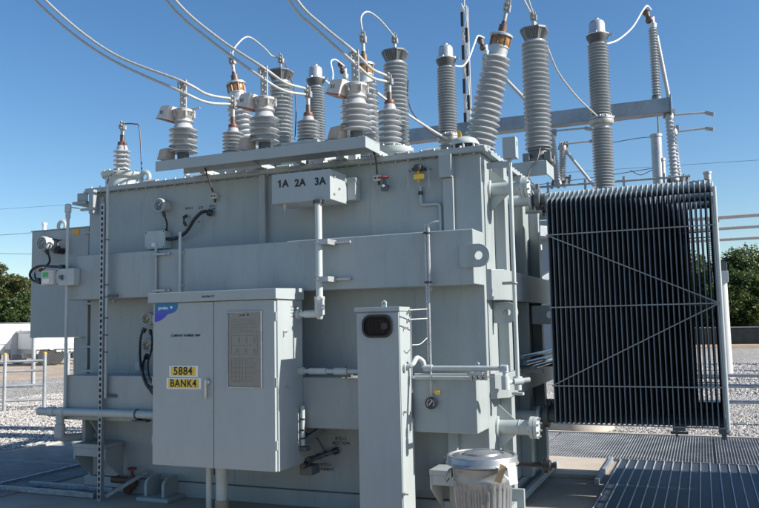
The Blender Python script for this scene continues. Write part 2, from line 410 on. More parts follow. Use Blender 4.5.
# dark plank covers with raised bright ribs
PW = .093
for j in range(4):
    x0 = .715+j*PW*8
    r = thing('trench_cover', 'dark ribbed trench cover, '+['first from the concrete pad edge','second from the concrete pad edge','third from the concrete pad edge','fourth from the pad, at the right frame edge'][j], 'trench cover', (x0,-1,0), 'dark ribbed covers in front of the radiators')
    m = MB(); rb = MB()
    for q in range(8):
        a = x0+q*PW
        m.box(a+.007, a+PW-.001, -1.0, 3.04, -.008, .012)
        rb.box(a, a+.008, -1.0, 3.04, -.008, .024)
    m.build('plank', 'plank', r, flat=True); rb.build('rib', 'rib_galv', r, flat=True)
tag(MB().box(-1.2,9,5.09,5.15,-.1,.03).build('trench_kerb','concrete_pale',bevel=.005), kind='structure')
tag(MB().box(-6.98,-6.91,-4.5,6.2,-.1,.03).build('trench_kerb','concrete_pale',bevel=.005), kind='structure')

# loose stones on the gravel
def stones(x0,x1,y0,y1,n,seed,skip=None,big=1.):
    rnd = random.Random(seed); vs = []; fs = []
    base = [(1,0,0),(0,1,0),(-1,0,0),(0,-1,0),(0,0,1),(0,0,-1)]; F = [(0,1,4),(1,2,4),(2,3,4),(3,0,4),(1,0,5),(2,1,5),(3,2,5),(0,3,5)]
    for _ in range(n):
        x, y = rnd.uniform(x0,x1), rnd.uniform(y0,y1)
        if skip and skip(x,y): continue
        s = rnd.uniform(.010,.022)*big; a = rnd.uniform(0,6.28); ca, sa = math.cos(a), math.sin(a); b0 = len(vs)
        for bx,by,bz in base:
            k = s*rnd.uniform(.7,1.3); p = (bx*k*1.3, by*k, bz*k*.7)
            vs.append((x+p[0]*ca-p[1]*sa, y+p[0]*sa+p[1]*ca, -.006+p[2]))
        fs += [tuple(i+b0 for i in f) for f in F]
    return vs, fs
sm, N_, L_, b_ = nt('stone_mix')
gg = N_.new('ShaderNodeNewGeometry'); cr = N_.new('ShaderNodeValToRGB')
cr.color_ramp.elements[0].color = (.26,.24,.22,1); cr.color_ramp.elements[1].color = (.60,.58,.55,1)
L_.new(gg.outputs['Random Per Island'], cr.inputs['Fac']); L_.new(cr.outputs['Color'], b_.inputs['Base Color']); b_.inputs['Roughness'].default_value = .9
mb = MB(); v, f = stones(1,9,11.5,24,16000,9,big=1.9); mb.add(v,f); v, f = stones(-2,5.5,5.17,11.5,42000,3); mb.add(v,f); v, f = stones(-14,-7,0,12,48000,4); mb.add(v,f)
tag(mb.build('gravel_stones', sm, flat=True), 'loose grey and white crushed stones spread over the yard around the pads', 'gravel', kind='stuff')

# ============================================================ TRANSFORMER TANK
TX0, TX1, TD, TT = -4.2, 0.0, 2.4, 3.03
T = thing('transformer_tank', 'large pale grey steel transformer tank with two deep horizontal beams across its front', 'transformer', (-2.1, 1.2, 0))
MB().box(TX0,TX1,0,TD,.14,TT).build('tank_wall','paint',T,bevel=.008)
m = MB().box(TX0-.06,TX1+.06,-.06,TD+.06,TT,TT+.024); m.box(TX0-.05,TX1+.05,-.05,TD+.05,TT+.024,TT+.05)
lid = m.build('tank_lid','paint',T,bevel=.003)
m = MB()
bolts(m, [(TX0+.02+i*.118,-.028,TT+.05) for i in range(36)], (0,0,1), .012,.018)
bolts(m, [(TX1+.03,.05+i*.118,TT+.05) for i in range(20)], (0,0,1), .012,.018)
bolts(m, [(TX0+.02+i*.118,-.028,TT) for i in range(36)], (0,0,-1), .012,.016)
m.build('lid_bolt','galv_dull',lid)
# front beams
b1 = MB().box(-4.22,0,-.31,-.001,1.905,2.35); b1 = b1.build('beam','paint',T,bevel=.010)
b2 = MB().box(-4.20,0,-.345,-.001,.735,1.165).build('beam','paint',T,bevel=.010)
# right wall beams with chamfered ends
for z0,z1,e in ((1.785,2.045,2.35),(.965,1.172,2.35)):
    MB().add([(x,y,z) for z in (z0,z1) for x,y in ((.001,.055),(.125,.2),(.125,e),(.001,e))],
             [(3,2,1,0),(4,5,6,7),(0,1,5,4),(1,2,6,5),(2,3,7,6),(3,0,4,7)]).build('side_beam','paint',T,bevel=.005)
# stiffeners
for x0,x1,z0,z1,d in ((-2.14,-2.07,2.352,TT-.002,.055),(-.325,-.235,2.352,2.83,.05),(-.34,-.26,.14,.733,.06),(-1.95,-1.87,1.167,1.903,.02)):
    MB().box(x0,x1,-d,-.001,z0,z1).build('stiffener','paint',T,bevel=.004)
MB().box(-.345,-.235,-.09,-.001,2.832,TT-.002).build('stiffener','paint',T,bevel=.004)
for y0,y1,w in ((.40,.52,.10),(1.15,1.27,.10),(1.9,2.02,.10)):
    for z0,z1 in ((2.047,TT-.002),(1.174,1.783),(.14,.963)):
        MB().box(.001,w,y0,y1,z0,z1).build('stiffener','paint',T,bevel=.004)
# left corner post and plates
MB().box(-4.20,-4.02,-.03,-.001,2.352,2.985).build('corner_post','paint',T,bevel=.004)
m = MB().box(-4.45,-4.262,-.02,.25,2.93,2.96); m.box(-4.40,-4.262,.0,.012,2.96,3.05); m.box(-4.13,-4.07,-.12,-.062,2.80,3.05)
m.build('corner_bracket','paint',T,bevel=.003)
m = MB()
for z in (1.17,1.42,1.87,2.37,2.62): m.box(-4.36,-4.201,.05,.45,z,z+.025)
m.box(-4.33,-4.31,.08,.4,1.0,2.7); m.box(-4.26,-4.24,.08,.4,.95,2.7); m.build('left_stiffener','paint',T,bevel=.002)
# base rails, feet, jack brackets, pads
m = MB().box(TX0-.02,TX1+.02,-.035,.12,0,.138); m.box(TX0-.02,TX1+.02,TD-.12,TD+.035,0,.138); m.box(TX0-.02,TX0+.14,.12,TD-.12,0,.138); m.box(TX1-.12,TX1+.02,.12,TD-.12,0,.138)
m.build('base_rail','paint',T,bevel=.006)
def jack(x0, x1, y0, y1, zt):
    m = MB().box(x0,x1,y0,y1,zt-.04,zt)
    for x in (x0, x1-.02):
        m.prism([(y1,zt-.04),(y0+.01,zt-.04),(y0+.01,zt-.15),(y1,zt-.36)], (x,0,0), (0,1,0), (0,0,1), (.02,0,0))
    m.box(x0+.02,x1-.02,y0+.01,y0+.025,zt-.12,zt-.04)
    m.build('jack_bracket','paint',T,bevel=.004)
jack(-4.12,-3.72,-.30,-.036,.50); jack(-.42,-.05,-.32,-.036,.44)
m = MB().prism([(-.001,.735),(-.22,.735),(-.02,.50),(-.001,.50)], (-4.02,0,0), (0,1,0), (0,0,1), (.03,0,0)); m.box(-4.10,-4.06,-.2,-.001,.5,.735)
m.build('gusset','paint',T,bevel=.003)
for x in (-3.34,-.95):
    m = MB().box(x,x+.36,-.30,-.036,0,.035)
    for xx in (x+.05,x+.25):
        m.prism([(-.036,.035),(-.25,.035),(-.25,.15),(-.22,.19),(-.16,.21),(-.036,.21)], (xx,0,0), (0,1,0), (0,0,1), (.03,0,0))
    m.build('pulling_lug','paint',T,bevel=.004)
m = MB().box(.021,.30,.05,.35,0,.04); m.box(.021,.20,.30,.34,.04,.20); m.box(.10,.14,-.1,2.3,.041,.10); m.build('tie_foot','paint',T,bevel=.004)
# lifting lug plate on the right end of the upper beam
def dplate(o, u, v, L0, H, t, hr, name, parent=T, mt='paint'):
    poly = [(-L0,-H/2),(0,-H/2)]+[(H/2*math.sin(R(a)), -H/2*math.cos(R(a))) for a in range(12,180,12)]+[(0,H/2),(-L0,H/2)]
    return MB().prism(poly, o, u, v, t, (0.0,0,hr)).build(name, mt, parent, bevel=.002)
dplate((.045,-.345,2.13),(1,0,0),(0,0,1),.155,.185,(0,.034,0),.035,'lifting_lug')
dplate((.125,.235,1.68),(1,0,0),(0,0,1),.12,.18,(0,.03,0),.03,'lifting_lug')
dplate((.30,1.25,1.66),(1,0,0),(0,0,1),.17,.18,(0,.03,0),.035,'lifting_lug')
# lid furniture : eye lugs, fasteners and low boxes
m = MB().torus((-3.55,.05,TT+.125),(0,1,0),.052,.024,24,8); m.box(-3.6,-3.5,.03,.07,TT+.05,TT+.085); m.build('lifting_eye','paint_pipe',T)
m = MB().lathe([(.03,0),(.03,.05),(.022,.06),(.022,.09),(.012,.1)],(-3.05,.08,TT+.05)); m.build('vent_plug','paint_pipe',T)
m = MB().box(-2.45,-2.15,-.02,.16,TT+.05,TT+.11); m.box(-1.62,-1.45,-.03,.1,TT+.05,TT+.13); m.box(-1.30,-1.14,-.03,.08,TT+.05,TT+.13); m.build('lid_box','paint_pipe',T,bevel=.004)
m = MB()
for x in (-3.5,-2.9,-1.95,-1.42,-.75,-.5): m.bar((x,-.03,TT+.062),(x+.14,.02,TT+.075),.05,.014)
m.build('lid_clamp','paint_pipe',T,bevel=.002)
# cooler pipe stubs on the right wall
def stub(y, z, x1, r, name='pipe_stub', mt='paint_pipe', blank=True):
    m = MB().cyl((.001,y,z),(x1,y,z),r,24); m.cyl((.001,y,z),(.02,y,z),r*1.5,24)
    m.cyl((x1*.62,y,z),(x1*.62+.006,y,z),r*1.06,24)
    s_ = m.build(name,mt,T)
    m = MB().lathe([(r*1.05,0),(r*1.15,.02),(r*1.5,.022),(r*1.5,.05)],(x1-.04,y,z),(1,0,0),24); m.lathe([(r*1.47,0),(r*1.47,.028)],(x1+.014,y,z),(1,0,0),24)
    m.build('pipe_flange',mt,s_)
    m = MB()
    for k in range(8):
        a = R(22.5+45*k); c = Vector((x1-.03,y+math.cos(a)*r*1.27,z+math.sin(a)*r*1.27)); m.cyl(c,c+Vector((.09,0,0)),.009,6)
    m.build('flange_bolt','galv_dull',s_)
    m = MB()
    for a in (R(135),R(45)):
        m.prism([(0,0),(.16,0),(0,.14)],(.002,y-.006 if a<1 else y-.006,z+ (r*.9 if a<1 else -r*.9)),(1,0,0),(0,0,1 if a<1 else -1),(0,.012,0))
    m.build('gusset',mt,s_)
stub(.28,2.75,.30,.058)
stub(.28,.715,.30,.062)
for i,y in enumerate((1.0,1.54,2.08)):
    for z in (2.745,.725):
        m = MB().cyl((.001,y,z),(.22,y,z),.055,20); m.lathe([(.095,0),(.095,.03)],(.20,y,z),(1,0,0),20); m.build('cooler_pipe','paint_pipe',T)
m = MB().cyl((.02,.18,.43),(.50,.18,.43),.022,14); m.lathe([(.03,0),(.044,.01),(.044,.07),(.03,.08)],(.38,.18,.43),(1,0,0),14); m.cyl((.41,.18,.37),(.41,.18,.49),.022,12)
m.build('sampling_valve','black_rubber',T)
# shelf
m = MB().box(-3.02,-.86,-.45,-.438,3.075,3.172); m.box(-3.02,-.86,-.438,-.13,3.160,3.172); m.box(-.872,-.86,-.438,-.13,3.075,3.160)
m.box(-2.93,-.86,-.142,-.13,3.098,3.160)
for x in (-2.1,-1.25): m.prism([(-.437,3.158),(-.143,3.158),(-.143,3.10)],(x,0,0),(0,1,0),(0,0,1),(.012,0,0))
sh = m.build('arrester_shelf','paint_box',T,bevel=.003)
m = MB()
for x in (-2.75,-2.12,-1.7,-1.27,-.95): m.box(x,x+.06,-.128,.12,3.086,3.13)
m.build('shelf_arm','paint_pipe',T,bevel=.003)
for x,z0,z1 in ((-1.02,2.352,3.02),(-.62,1.168,1.90),(-3.05,1.168,1.90),(-2.45,.15,.73)):
    MB().box(x-.004,x+.004,-.003,-.0005,z0,z1).build('weld_seam','paint',T)
m = MB()
for x,z in ((-.42,1.895),(-2.9,1.895),(-3.75,1.895),(-.75,.727)): MB().lathe([(.018,0),(.018,.02),(.012,.022),(.012,.035)],(x,-.16,z+.008),(0,0,-1),10).build('drain_boss','paint_pipe',T)
# small black stencils on the tank wall
for s_,px,py,sz in (('WTI-1',189,208.5,.034),('CTI',200.5,207.8,.034),('RTD-1\nTOP',213,207.5,.030),('LTI',198.5,222,.022)):
    p = at(px,py,Y=-.002); text(s_,sz,(p.x,-.0025,p.z),'ink',T)
for s_,px,py,sz in (('RTD-2\nBOTTOM',341,441,.040),('RTD-3\nAMBIENT',326,467,.038)):
    p = at(px,py,Y=-.002); text(s_,sz,(p.x,-.0025,p.z),'ink',T)
# relief dome on the lid near the corner
rd = thing('pressure_relief_device','low round pressure relief dome with a yellow pin on the tank lid corner','relief valve',(-.22,.30,TT+.05))
m = MB().lathe([(.135,0),(.135,.03),(.12,.035),(.12,.05)],(-.22,.30,TT+.05),n=32); m.build('mounting_ring','paint_pipe',rd)
m = MB().lathe([(.10,0),(.10,.05)],(-.22,.30,TT+.10),n=32); m.build('valve_seat','black_metal',rd)
m = MB()
for k in range(8):
    a = R(45*k+10); p = Vector((-.22+.118*math.cos(a),.30+.118*math.sin(a),TT+.08)); m.cyl(p,p+Vector((0,0,.075)),.010,8)
m.build('spacer_post','cast_alloy',rd)
m = MB().lathe([(.128,0),(.130,.012),(.118,.035),(.10,.055),(.065,.07),(.03,.078),(0,.08)],(-.22,.30,TT+.145),n=32); m.build('dome','paint_pipe',rd)
m = MB().prism([(0,0),(.035,0),(.03,.05),(.012,.075),(.0,.05)],(-.26,.22,TT+.20),(1,0,0),(0,0,1),(0,.012,0)); m.build('indicator_pin','yellow',rd)
# hanging flat box at the stiffener + grey box on pole
gb = thing('monitor_box','small grey box with a green label on a tall thin pole at the tank corner','equipment box',(.22,.1,1.1))
p = at(502,138,Y=.04); q = at(516,157,Y=.04)
m = MB().box(p.x,q.x+.0,.04,.14,q.z,p.z+.005); m.build('box','paint_box',gb,bevel=.004)
m = MB().prism([(-.05,-.02),(.05,-.02),(.05,.02),(-.05,.02)],(q.x+.001,.085,p.z-.05),(0,.2,0),(0,0,1),(.002,0,0)); m.build('green_label','green_tag',gb)
m = MB().cyl((.226,.10,1.12),(.226,.10,q.z-.001),.018,14); m.build('pole','paint_pipe',gb)
m = MB().box(.127,.24,.08,.12,2.905,2.935); m.box(.03,.23,.075,.125,2.90,2.95); m.build('pole_bracket','paint_box',gb,bevel=.003)
m = MB().cyl((.226,.10,1.13),(.226,.10,1.04),.03,14); m.torus((.226,.10,1.14),(0,0,1),.03,.012,16,6)
m.box(.18,.27,.07,.13,1.0,1.02); m.build('pole_base','paint_pipe',gb)
m = MB().torus((.226,.10,1.92),(0,0,1),.022,.008,16,6); m.box(.126,.21,.09,.11,1.91,1.935); m.build('pole_clamp','galv_dull',gb)

for k,(xx,zz,rr) in enumerate(((.20,1.235,.022),(.26,1.20,.018),(.17,1.29,.018))):
    tag(MB().cyl((xx,.55,zz),(xx,2.3,zz+.0),rr,12).build('black_conduit','black_conduit'),['thickest glossy dark conduit running back along the tank end over the side beam','thin glossy dark conduit farthest out on the tank end','topmost glossy dark conduit against the tank end'][k],'conduit','glossy dark conduits on the tank end')
MB().box(.126,.32,.7,.74,1.14,1.177).build('conduit_bracket','dark_flange',T); MB().box(.126,.32,1.7,1.74,1.14,1.177).build('conduit_bracket','dark_flange',T)
# ============================================================ RADIATORS
def radiator(label, X0=.39, X1=1.795, Yc=1.0):
    r = thing('radiator', label, 'radiator', (X0, Yc, .66), 'radiator banks on the right end of the tank')
    prof = [(-.25,.70),(-.235,.685),(.235,.685),(.25,.70),(.25,2.68),(.235,2.705),(.08,2.755),(-.08,2.755),(-.235,2.705),(-.25,2.68)]
    f0 = None
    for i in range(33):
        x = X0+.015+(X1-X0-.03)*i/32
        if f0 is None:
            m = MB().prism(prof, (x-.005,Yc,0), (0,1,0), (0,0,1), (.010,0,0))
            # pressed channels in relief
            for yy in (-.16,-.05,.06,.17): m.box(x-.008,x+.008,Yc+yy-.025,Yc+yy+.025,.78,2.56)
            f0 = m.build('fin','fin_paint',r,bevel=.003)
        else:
            f = f0.copy(); COL.objects.link(f); f.location.x += (x-X0-.015)
    m = MB().lathe([(.02,0),(.055,.012),(.055,X1-X0+.05),(.02,X1-X0+.062)],(X0-.05,Yc,2.745),(1,0,0),24)
    for i in range(33):
        x = X0+.015+(X1-X0-.03)*i/32; m.torus((x,Yc,2.745),(1,0,0),.056,.007,20,6)
    m.build('top_header','header_paint',r)
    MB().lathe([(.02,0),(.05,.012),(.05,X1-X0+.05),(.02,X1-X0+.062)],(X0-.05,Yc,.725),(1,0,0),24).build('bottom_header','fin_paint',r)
    for z in (2.745,.725):
        m = MB().lathe([(.055,0),(.055,.03),(.10,.032),(.10,.075),(.055,.077),(.055,.13)],(X0-.16,Yc,z),(1,0,0),20)
        m.lathe([(.02,0),(.02,.07)],(X0-.11,Yc,z+.08),(0,0,1),10)
        m.build('butterfly_valve','dark_flange',r)
    fy = Yc-.256
    for z in (.695,1.025,1.72,2.375):
        MB().box(X0,X1,fy-.004,fy+.004,z-.005,z+.005).build('brace','brace_paint',r)
    for z0,z1 in ((2.375,1.72),(1.025,1.72)):
        MB().bar((X0,fy-.010,z0),(X1,fy-.010,z1),.005,.009).build('brace','brace_paint',r)
    m = MB().cyl((X1+.012,Yc-.24,.66),(X1+.012,Yc-.24,2.70),.016,10); m.build('end_tube','paint_pipe',r)
    m = MB().lathe([(.03,0),(.03,.05),(.036,.052),(.036,.07),(.01,.08)],(X1-.03,Yc,2.80)); m.build('vent_plug','cast_alloy',r)
    m = MB().box(X1-.06,X1+.02,Yc-.05,Yc+.05,.62,.675); m.lathe([(.02,0),(.02,.05)],(X1-.02,Yc,.57)); m.build('drain_plug','dark_flange',r)
    m = MB().box(X1-.42,X1-.32,Yc-.20,Yc-.12,.655,.69); m.box(X1-.40,X1-.38,Yc-.18,Yc-.14,.60,.66); m.cyl((X1-.44,Yc-.16,.635),(X1-.30,Yc-.16,.635),.012,8); m.build('lug','dark_flange',r)
    return r
r1 = radiator('tall dark finned radiator nearest the camera, with thin diagonal braces on its front')
dup(r1, (.39,1.54,.66), 'second finned radiator, its header showing just behind the nearest one')
dup(r1, (.398,2.08,.66), 'rearmost finned radiator, its header lowest of the three in the photo')

# ============================================================ BUSHINGS AND ARRESTERS
def terminal(mb, base, d, h=.22, w=.05):
    """bolted clamp with cheeks and nuts on a stud"""
    D, u, v = basis(d); b = Vector(base)
    mb.cyl(b, b+D*h*.5, .020, 10)
    c = b+D*h*.45
    mb.bar(c, c+D*h*.55, w, .016, up=v); mb.bar(c+u*.028+D*.02, c+u*.028+D*h*.45, .014, w*.8, up=v); mb.bar(c-u*.028+D*.01, c-u*.028+D*h*.35, .014, w*.9, up=v)
    for k in (.15,.38,.6): bolts(mb, [c+D*h*k+v*.01], v, .013, .02); bolts(mb, [c+D*h*k-v*.01], -v, .013, .02)
def hv_bushing(top, bot_dir_px, Y, label):
    a = at(*top, Y=Y); b = at(*bot_dir_px, Y=Y); d = (a-b).normalized()
    base = a - d*((a.z-(TT+.05))/d.z)
    r = thing('high_voltage_bushing', label, 'bushing', base, 'tall high voltage bushings on the tank lid')
    H = (a-base).length
    m = MB().lathe([(.21,0),(.21,.03),(.16,.035),(.16,.16),(.20,.165),(.20,.20),(.15,.205),(.15,.27)],base,d,32)
    tur = m.build('turret','paint_box',r)
    m = MB()
    D,u,w = basis(d)
    bolts(m,[base+d*.20+(u*math.cos(R(30*k))+w*math.sin(R(30*k)))*.18 for k in range(12)],d,.011,.016); m.build('turret_bolts','galv_dull',tur)
    m = MB().lathe(sheds(.27,H-.17,int((H-.44)/.060),.118,.170,.092,.140,alt=.88),base,d,32); m.build('porcelain_sheds','porcelain',r)
    m = MB().lathe([(.092,H-.17),(.094,H-.11),(.102,H-.108),(.102,H-.092)],base,d,28); m.build('neck_flange','dome_alloy',r)
    m = MB().lathe([(.096,H-.092),(.100,H-.08),(.101,H-.014),(.098,H)],base,d,28); m.build('sight_glass','amber',r)
    m = MB()
    for k in range(8):
        a2 = R(45*k); p = base+d*(H-.092)+(u*math.cos(a2)+w*math.sin(a2))*.101; m.cyl(p,p+d*.092,.009,6)
    m.build('cage_bolt','bronze',r)
    m = MB().lathe([(.10,H),(.118,H+.006),(.118,H+.026),(.09,H+.040),(.05,H+.052)],base,d,28); m.build('cap','dome_alloy',r)
    m = MB().lathe([(.045,H+.052),(.042,H+.13),(.025,H+.135),(.025,H+.17)],base,d,16); m.build('stud','bronze',r)
    m = MB(); terminal(m, base+d*(H+.15), d, .24); m.build('terminal','cast_alloy',r)
    return base, d, H
HV = [hv_bushing((236,86),(245,144),1.2,'leftmost tall bushing with amber glass ring under its cap, leaning left'),
      hv_bushing((364,67),(366,125),1.2,'upright tall bushing with amber glass ring, middle of the three'),
      hv_bushing((501,38),(479,148),1.2,'rightmost tall bushing with amber glass ring, leaning right over the tank corner')]
def square_arrester(px, py, Y, base_z, label):
    a = at(px,py,Y=Y)
    r = thing('surge_arrester', label, 'surge arrester', (a.x,Y,base_z), 'surge arresters with flared square caps')
    H = a.z-base_z; b = (a.x,Y,base_z)
    m = MB().lathe([(.15,0),(.15,.03),(.12,.035),(.10,.12),(.12,.13),(.12,.15)],b,n=24)
    for k in range(4):
        q = R(45+90*k); m.box(a.x+math.cos(q)*.16-.035,a.x+math.cos(q)*.16+.035,Y+math.sin(q)*.16-.035,Y+math.sin(q)*.16+.035,base_z,base_z+.09)
    m.build('base_casting','cap_grey',r,bevel=.003)
    n = int((H-.15-.13)/.049)
    MB().lathe(sheds(.15,H-.13,n,.108,.146),b,n=30).build('porcelain_sheds','porcelain_dark',r)
    # flared, ribbed square cap
    m = MB(); zt = base_z+H
    lo, hi = .088, .132
    vs = []
    for s_, z in ((lo,zt-.13),(hi,zt-.02),(hi+.008,zt-.02),(hi+.008,zt),(hi*.6,zt+.012)):
        c_ = s_*.45
        vs.append([(a.x+x,Y+y,z) for x,y in ((-s_,-s_+c_),(-s_+c_,-s_),(s_-c_,-s_),(s_,-s_+c_),(s_,s_-c_),(s_-c_,s_),(-s_+c_,s_),(-s_,s_-c_))])
    fl = []
    for i in range(len(vs)-1): fl += [(i*8+k,i*8+(k+1)%8,(i+1)*8+(k+1)%8,(i+1)*8+k) for k in range(8)]
    fl.append(tuple(range(8))); fl.append(tuple(32+k for k in range(8)))
    m.add([p for l in vs for p in l], fl)
    for k in range(-3,4):
        for sx,sy in ((1,0),(-1,0),(0,1),(0,-1)):
            t = k*.026
            p0 = Vector((a.x+(sx*lo*1.02 if sx else t*.7), Y+(sy*lo*1.02 if sy else t*.7), zt-.12)); p1 = Vector((a.x+(sx*hi*1.0 if sx else t), Y+(sy*hi*1.0 if sy else t), zt-.022))
            m.bar(p0,p1,.010,.022,up=(sx,sy,.3))
    m.build('flared_cap','cap_grey',r)
    m = MB(); terminal(m,(a.x,Y,zt+.005),(0,0,1),.20,.045); m.build('terminal','cast_alloy',r)
    return Vector((a.x,Y,zt+.18))
SQ = [square_arrester(281,71.5,2.0,TT+.05,'flared cap surge arrester right of the left leaning bushing'),
      square_arrester(395,52,2.0,TT+.05,'flared cap surge arrester right of the upright middle bushing'),
      square_arrester(534,30,2.0,3.30,'flared cap surge arrester standing on the bracket off the tank end')]
# bracket that carries the third one
br = thing('arrester_bracket','grey channel bracket reaching out from the tank end under an arrester','bracket',(.10,2.0,3.0))
m = MB().box(-.36,.22,1.82,2.2,3.20,3.215); m.box(-.36,.22,1.80,1.82,3.14,3.285); m.box(.22,.235,1.80,2.22,3.14,3.285); m.box(-.05,.20,1.83,2.17,3.217,3.295); m.build('channel','paint_box',br,bevel=.004)
m = MB().box(-.34,-.28,1.83,2.17,TT+.051,3.139); m.build('riser','paint_box',br,bevel=.004)
def dome_arrester(px, py, jy, Y, label):
    a = at(px,py,Y=Y); zj = at(px,jy,Y=Y).z
    z0 = zj-1.35
    r = thing('dome_cap_arrester', label, 'surge arrester', (a.x,Y,z0), 'tall two stage arresters with metal dome caps')
    m = MB().box(a.x-.15,a.x+.15,Y-.15,Y+.15,z0-.03,z0); m.bar((a.x,Y+.1,z0-.09),(min(a.x,-.15),2.41,z0-.09),.12,.12); m.bar((a.x,Y-.1,z0-.15),(min(a.x,-.15),2.41,z0-.75),.07,.07); m.build('bracket_arm','galv',r,bevel=.004)
    H = a.z
    MB().lathe(sheds(z0+.08,zj-.09,32,.094,.128),(a.x,Y,0),n=28).build('porcelain_sheds','porcelain_dark',r)
    MB().lathe([(.13,z0),(.13,z0+.03),(.10,z0+.08)],(a.x,Y,0)).build('base_casting','cast_alloy',r)
    m = MB().lathe([(.095,zj-.09),(.105,zj-.06),(.14,zj-.055),(.15,zj-.03),(.15,zj-.005),(.135,zj),(.15,zj+.005),(.15,zj+.028),(.13,zj+.045),(.10,zj+.07)],(a.x,Y,0),n=28)
    bolts(m,[(a.x+.145*math.cos(R(30*k)),Y+.145*math.sin(R(30*k)),zj+.02) for k in range(12)],(0,0,1),.012,.022)
    m.build('joint_flange','cast_alloy',r)
    MB().lathe(sheds(zj+.07,H-.31,int((H-.31-zj-.07)/.037),.094,.128),(a.x,Y,0),n=28).build('porcelain_sheds','porcelain_dark',r)
    MB().lathe([(.10,H-.31),(.105,H-.29),(.135,H-.235),(.135,H-.215),(.11,H-.21)],(a.x,Y,0),n=28).build('cap_ring','ring_dark',r)
    m = MB().lathe([(.14,H-.212),(.142,H-.20),(.105,H-.19),(.10,H-.18),(.098,H-.065),(.09,H-.035),(.065,H-.012),(.035,H-.004),(.033,H+.012),(0,H+.014)],(a.x,Y,0),n=28)
    bolts(m,[(a.x+.125*math.cos(R(45*k)),Y+.125*math.sin(R(45*k)),H-.20) for k in range(8)],(0,0,1),.011,.02)
    m.build('dome','dome_alloy',r)
    m = MB().box(a.x+.12,a.x+.19,Y-.02,Y+.02,H-.225,H-.213); m.build('terminal_pad','cast_alloy',r)
    return Vector((a.x,Y,H)), Vector((a.x,Y,zj))
DM = [dome_arrester(315.5,66,150,3.5,'dome capped arrester column farthest left, behind the tank'),
      dome_arrester(445.5,45,138,3.5,'dome capped arrester column in the middle, left of the striped mast'),
      dome_arrester(596.5,20,121,3.5,'dome capped arrester column at the right, rising behind the finned radiator')]

def lv_bushing(px, ytop, ysh0, ysh1, Y, label, r0=.105, n=6, round_base=False):
    a = at(px,ytop,Y=Y); zs1 = at(px,ysh0,Y=Y).z; zs0 = at(px,ysh1,Y=Y).z; x = a.x; zb = TT+.05
    r = thing('low_voltage_bushing', label, 'bushing', (x,Y,zb), 'short bushings along the front of the tank lid')
    if round_base:
        m = MB().lathe([(.165,0),(.17,zs0-zb-.085),(.20,zs0-zb-.08),(.215,zs0-zb-.05),(.215,zs0-zb-.03),(.10,zs0-zb-.01),(.07,zs0-zb)],(x,Y,zb),n=36)
        bolts(m,[(x+.19*math.cos(R(30*k)),Y+.19*math.sin(R(30*k)),zs0-.035) for k in range(12)],(0,0,1),.013,.022)
        m.build('turret','paint_pipe',r)
    else:
        m = MB().box(x-.20,x+.20,Y-.2,Y+.2,zb,zs0-.05); m.lathe([(.12,0),(.12,.04),(.08,.05)],(x,Y,zs0-.05)); m.build('turret','paint_box',r,bevel=.004)
    MB().lathe(sheds(zs0,zs1-.03,n,.060,r0)+[(.05,zs1)],(x,Y,0),n=30).build('porcelain_sheds','porcelain',r)
    MB().lathe([(.045,zs1),(.05,zs1+.02),(.045,zs1+.04),(.026,zs1+.045)],(x,Y,0),n=18).build('gland','red_brown',r)
    MB().lathe([(.024,zs1+.045),(.024,zs1+.12)],(x,Y,0),n=14).build('stud','bronze',r)
    m = MB(); terminal(m,(x,Y,zs1+.10),(0,0,1),a.z-zs1-.10,.05); m.build('terminal','cast_alloy',r)
    return Vector((x,Y,a.z))
LV = [lv_bushing(233,98,128.5,153,.4,'short bushing between the first and second shelf arresters',.112,6),
      lv_bushing(308,88,117,141,.4,'short bushing between the second and third shelf arresters',.112,6),
      lv_bushing(389,75,105,147,.4,'short bushing on a wide round turret, right of the shelf',.112,7,True)]
NB = lv_bushing(122.5,123,146,171,.22,'short bushing on a round turret at the far left corner of the lid',.092,5,True)

